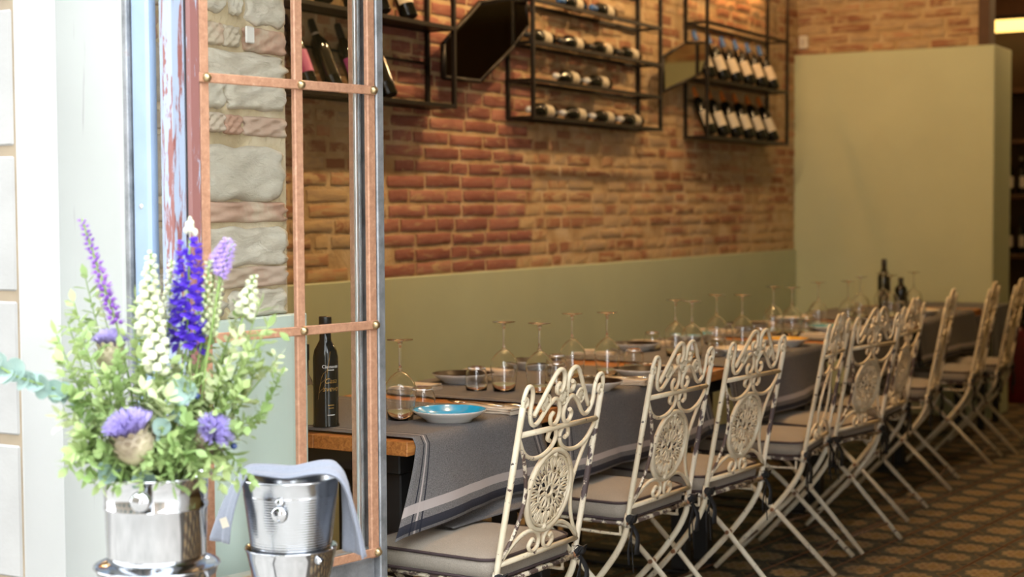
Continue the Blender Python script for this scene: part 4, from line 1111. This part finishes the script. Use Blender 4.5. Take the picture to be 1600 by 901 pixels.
def sprig(tip, label, mat='leaf', L=.024, W_=.012, n=26, start=.42, name='leafy_sprig', bend=.03, foot=None, path=None):
    P = path or stemline(tip, bend, foot); r = thing(name, label, 'flower stem', B1, 0, GB_); inv = Vector(B1)
    P = [p-inv for p in P]
    MB().tube(P, [.0026-.0016*i/len(P) for i in range(len(P))], 5).build('stem', M['stem'], r)
    m = MB(); N = len(P)
    for k in range(n):
        u = start+(1-start)*k/(n-1); f = u*(N-1); i = min(int(f), N-2); p = P[i].lerp(P[i+1], f-i); tdir = (P[i+1]-P[i]).normalized()
        sd = tdir.cross(rdir()).normalized(); d = (sd*1.0+tdir*.6+rdir()*.25)
        leafquad(m, p, d, tdir.cross(d)+rdir()*.4, L*rb.uniform(.7, 1.2), W_*rb.uniform(.8, 1.2))
        if k % 3 == 0:
            q = p+d.normalized()*L*.8; m2 = rdir()
            leafquad(m, q, d+m2*.9, tdir.cross(d)+m2, L*rb.uniform(.6, 1), W_*rb.uniform(.7, 1))
    leafquad(m, P[-1], (P[-1]-P[-2]), rdir(), L, W_)
    stuff(m.build('leaves', M[mat], r)); return r
def blob(m, c, r_, n=6, sq=1.0, ax=Vector((0, 0, 1)), mi=0):
    rot = Vector((0, 0, 1)).rotation_difference(ax).to_matrix().to_4x4()
    m.lathe([(0, -r_*sq), (r_*.75, -r_*.6*sq), (r_, 0), (r_*.75, r_*.6*sq), (0, r_*sq)], n, mi, Matrix.Translation(c) @ rot)
def spike(bottom, tip, label, name, mat, rad, n, kind, stem_to=True, taper=.75, budmat=None):
    r = thing(name, label, 'flower stem', B1, 0, GB_); b, tp = Vector(bottom)-B1, Vector(tip)-B1
    P = stemline(bottom, .01); P = [p-B1 for p in P]+[b.lerp(tp, .5), tp]
    MB().tube(P, .0022, 5).build('stem', M['stem'], r); m = MB(); ax = (tp-b).normalized(); s0 = ax.orthogonal().normalized(); s1 = ax.cross(s0)
    for k in range(n):
        u = (k+.5)/n; a = k*2.39996; p = b.lerp(tp, u); R_ = rad*(1-taper*max(0, u-.35)/.65)
        d = s0*cos(a)+s1*sin(a); c = p+d*R_*.62
        if kind == 'floret':
            for q in range(5):
                aa = 2*pi*q/5; dd = (d*.55+(s0*cos(aa)+s1*sin(aa))*.35+ax*sin(aa)*.5)
                leafquad(m, c, dd, ax.cross(dd)+d*.2, R_*.75, R_*.62, curl=.3)
        elif kind == 'fuzz':
            for q in range(5):
                dd = d+rdir()*.55+ax*.2; e = c+dd.normalized()*R_*.7; m.tube([c-d*R_*.3, e], [.0011, .0005], 3)
            blob(m, c, R_*.36, 5)
        elif kind == 'bud':
            blob(m, c, R_*.42*(1-.3*u), 7, 1.35, (d+ax*.9).normalized())
        elif kind == 'snap':
            blob(m, c, R_*.40, 7, 1.1, (d+ax*.5).normalized()); leafquad(m, c, d-ax*.4, s0*sin(a)-s1*cos(a), R_*.6, R_*.7, curl=.5); leafquad(m, c, d+ax*.7, s0*sin(a)-s1*cos(a), R_*.5, R_*.6, curl=-.4)
    stuff(m.build('flowers', M[mat], r))
    if budmat:
        m = MB()
        for k in range(8):
            u = k/8; a = k*2.4; blob(m, tp+ax*(.012+.028*u)+(s0*cos(a)+s1*sin(a))*.009*(1-u), .006*(1-.4*u), 6, 1.4, ax)
        m.tube([tp-ax*.01, tp+ax*.04], .0016, 4); stuff(m.build('tip_buds', M[budmat], r))
    return r
spike(bq(184, 505, .02), bq(135, 340, .01), 'purple liatris spike leaning left, tallest at the left', 'liatris', 'purple', .013, 60, 'fuzz', taper=.45)
spike(bq(297, 540, .0), bq(304, 372, .0), 'deep violet-blue delphinium spike in the middle', 'delphinium', 'violet', .031, 46, 'floret', taper=.35, budmat='cream')
spike(bq(338, 425, .02), bq(362, 372, .02), 'pale lilac plume right of the delphinium', 'veronica', 'lilac', .017, 46, 'fuzz', taper=.5)
spike(bq(352, 430, -.01), bq(372, 380, -.01), 'second pale lilac plume, furthest right', 'veronica', 'lilac', .012, 40, 'fuzz', taper=.5)
spike(bq(322, 520, .0), bq(334, 405, .0), 'green pod spike between delphinium and lilac plume', 'pod_spike', 'leaf3', .013, 40, 'bud', taper=.3)
spike(bq(335, 520, .0), bq(352, 425, .0), 'green pod spike under the lilac plumes', 'pod_spike', 'leaf3', .012, 36, 'bud', taper=.3)
spike(bq(240, 520, -.02), bq(248, 390, -.02), 'cream snapdragon left of the delphinium', 'snapdragon', 'cream', .024, 42, 'snap', taper=.6)
spike(bq(256, 575, -.04), bq(258, 470, -.04), 'cream snapdragon low in front of the tall one', 'snapdragon', 'cream', .025, 30, 'snap', taper=.5)
spike(bq(262, 500, .04), bq(268, 405, .04), 'cream snapdragon with lilac neighbour behind the tall one', 'snapdragon', 'cream', .016, 28, 'snap', taper=.6)
spike(bq(386, 490, .0), bq(403, 428, .0), 'cream snapdragon buds at the upper right', 'snapdragon', 'cream', .020, 22, 'snap', taper=.6)
def thistle(c, ax, label, s_=1.0):
    r = thing('artichoke_thistle', label, 'flower stem', B1, 0, GB_); c = Vector(c)-B1; ax = Vector(ax).normalized()
    P = stemline(c+B1-ax*.055*s_, .0); P = [p-B1 for p in P]+[c]; MB().tube(P, .004, 6).build('stem', M['stem'], r)
    rot = Vector((0, 0, 1)).rotation_difference(ax).to_matrix().to_4x4()
    base = MB().lathe([(0, -.050*s_), (.018*s_, -.048*s_), (.032*s_, -.030*s_), (.033*s_, -.010*s_), (.024*s_, .006*s_), (0, .006*s_)], 18, M=Matrix.Translation(c) @ rot).build('bud', M['bract'], r)
    m = MB(); s0 = ax.orthogonal().normalized(); s1 = ax.cross(s0)
    for row in range(5):
        for k in range(12):
            a = 2*pi*(k+.5*(row % 2))/12; z = (-.042+.011*row)*s_; rr = (.024, .032, .034, .033, .030)[row]*s_
            d = s0*cos(a)+s1*sin(a); leafquad(m, c+d*rr+ax*z, ax+d*.45, ax.cross(d), .016*s_, .014*s_, curl=.4)
    stuff(m.build('bracts', M['bract'], base))
    m = MB()
    for k in range(420):
        a = rb.uniform(0, 2*pi); q = rb.random()**.5; d = s0*cos(a)+s1*sin(a)
        p0 = c+d*q*.022*s_+ax*.004; p1 = c+d*q*.046*s_+ax*(.046-.022*q*q+rb.uniform(-.006, .006))*s_; m.tube([p0, p0.lerp(p1, .6)+ax*.004, p1], [.0011, .0010, .0007], 3)
    stuff(m.build('filaments', M['thistle'], r)); return r
thistle(bq(226, 668, -.085), (-.1, -.3, 1), 'large lilac artichoke thistle low in the front', 1.05)
thistle(bq(342, 672, -.05), (.75, -.2, .6), 'lilac artichoke thistle at the lower right, facing right', .85)
thistle(bq(172, 545, .03), (-.1, .1, 1), 'lilac artichoke thistle at the upper left behind leaves', .8)
def eucalyptus(tip, leaves, label, mat='euc', foot=None, path=None):
    r = thing('eucalyptus', label, 'flower stem', B1, 0, GB_); P = path or stemline(tip, .0, foot); P = [p-B1 for p in P]
    MB().tube(P, .0022, 5).build('stem', M['stem'], r)
    for (u, rad, nx, ny, nz) in leaves:
        f = u*(len(P)-1); i = min(int(f), len(P)-2); p = P[i].lerp(P[i+1], f-i); n = Vector((nx, ny, nz)).normalized(); s0 = n.orthogonal().normalized(); s1 = n.cross(s0)
        m = MB(); b0 = 0; K = 14; off = (s0*rb.uniform(-1, 1)+s1*rb.uniform(-1, 1))*rad*.6
        m.v.append(p+off-n*rad*.18)
        for ring, h in ((.55, -.12), (1, 0)):
            for k in range(K): a = 2*pi*k/K; m.v.append(p+off+(s0*cos(a)+s1*sin(a))*rad*ring*(1+.05*sin(3*a))+n*rad*h)
        for k in range(K):
            k2 = (k+1) % K; m.face((0, 1+k, 1+k2), smooth=True); m.face((1+k, 1+K+k, 1+K+k2, 1+k2), smooth=True)
        m.build('leaf', M[mat], r)
    return r
cdir = (CAM-B1).normalized()
eucalyptus(bq(303, 590, -.05), [(.97, .026, cdir.x, cdir.y, .3), (.93, .022, .2, -1, .6), (.86, .016, -.4, -1, .2), (.8, .016, .9, -.3, .3)], 'round pale eucalyptus leaves right of centre')
eucalyptus(bq(270, 655, -.075), [(.96, .017, cdir.x, cdir.y, 0), (.88, .012, 1, -.4, .5)], 'small round eucalyptus leaf in front beside the large thistle')
lv = lambda n, r0: [(.45+.55*k/n, r0*rb.uniform(.7, 1.15), rb.uniform(-.4, .9), -1, rb.uniform(-.3, .9)) for k in range(n)]
eucalyptus(bq(180, 715, -.09), lv(9, .014), 'drooping eucalyptus sprig over the bucket rim at the lower left')
eucalyptus(bq(235, 725, -.10), lv(7, .013), 'short eucalyptus sprig over the front rim of the bucket')
lp = [B1+Vector((-.03, .01, .05)), bq(200, 700, -.01), bq(140, 620, -.03), bq(90, 595, -.05), bq(40, 575, -.06), bq(-12, 540, -.06)]
eucalyptus(None, [(.45+.55*k/22, rb.uniform(.014, .023), rb.uniform(-.4, .9), -1, rb.uniform(-.5, .9)) for k in range(22)], 'long eucalyptus sprig reaching out to the left edge', path=smooth_path(lp, 6))
lp = [B1+Vector((.03, .01, .05)), bq(310, 720, 0), bq(360, 690, .0), bq(400, 660, .0), bq(425, 620, .0), bq(442, 585, .0)]
sp_ = sprig(None, 'thin leafy sprig with blue berries reaching right', 'leaf2', .020, .010, 30, .5, path=smooth_path(lp, 6), name='berry_sprig')
for px, py in ((374, 690), (337, 700), (180, 655), (318, 612)):
    m = MB(); blob(m, bq(px, py, -.04)-B1, .0065, 10); m.build('berry', M['berry'], sp_)
tips = [(118, 470, .02), (130, 435, .05), (95, 520, .0), (150, 470, .06), (112, 560, -.03), (128, 610, -.06), (150, 660, -.08), (128, 716, -.08), (170, 600, -.06), (200, 560, -.05),
        (205, 470, .07), (285, 470, .06), (215, 510, .0), (330, 520, .05), (318, 560, .02), (368, 500, .03), (408, 480, .01), (425, 510, -.02), (398, 545, -.03), (435, 560, .03), (390, 600, -.05), (415, 640, -.02),
        (360, 720, -.06), (395, 735, -.04), (330, 735, -.09), (290, 740, -.10), (275, 700, -.09), (210, 740, -.10), (175, 740, -.07), (310, 650, -.08), (350, 590, -.02), (240, 600, -.06), (268, 560, -.04), (190, 640, -.08), (300, 700, -.09), (255, 700, -.10),
        (345, 700, -.08), (375, 660, -.06), (230, 560, -.02), (280, 610, -.07)]
tips += [(105, 500, .03), (140, 520, -.04), (160, 560, .04), (115, 640, -.05), (140, 690, -.09), (185, 690, -.10), (215, 610, .03), (245, 640, -.03), (290, 650, -.03), (330, 610, .03), (345, 560, .06), (385, 520, -.05), (300, 500, .08), (225, 455, .05), (260, 520, .05),
         (200, 715, -.10), (245, 735, -.105), (320, 715, -.10), (355, 745, -.06), (160, 725, -.09), (310, 575, -.05), (205, 535, -.06), (185, 575, -.07), (270, 590, .05), (400, 580, .03), (380, 470, .04)]
def where(px, py): return ('upper' if py < 530 else 'middle' if py < 650 else 'lower')+' '+('left' if px < 200 else 'right' if px > 310 else 'centre')
LM = [('purple liatris', 160, 430), ('violet delphinium', 302, 450), ('lilac plumes', 362, 400), ('tall cream snapdragon', 244, 440), ('cream buds at the right', 398, 455), ('large front thistle', 226, 650),
      ('right-facing thistle', 342, 660), ('upper left thistle', 172, 535), ('round eucalyptus leaf', 303, 590), ('bucket rim', 245, 750), ('berry sprig', 420, 620), ('long eucalyptus sprig', 90, 590)]
def where(px, py):
    n, x, y = min(LM, key=lambda q: (q[1]-px)**2+(q[2]-py)**2)
    dx, dy = px-x, py-y
    side = ('left of' if dx < 0 else 'right of') if abs(dx) > abs(dy) else ('above' if dy < 0 else 'below')
    return ('far ' if dx*dx+dy*dy > 3600 and 'of' in side else 'just ')+side+' the '+n
cnt = {}
for i, (px, py, dd) in enumerate(tips):
    wv_ = where(px, py); cnt[wv_] = cnt.get(wv_, 0)+1
    small = py > 690
    sprig(bq(px, py, dd), '%s leafy sprig %s' % (('light green', 'olive green', 'mid green', 'yellow green')[i % 4], wv_), ('leaf', 'leaf2', 'leaf', 'leaf3')[i % 4] if not small else ('leaf', 'leaf2')[i % 2], rb.uniform(.023, .033), rb.uniform(.013, .019), 32 if not small else 20, .40 if not small else .5, bend=.02 if not small else .05)
for p in (PG, PT, PN, PF, PK): pass
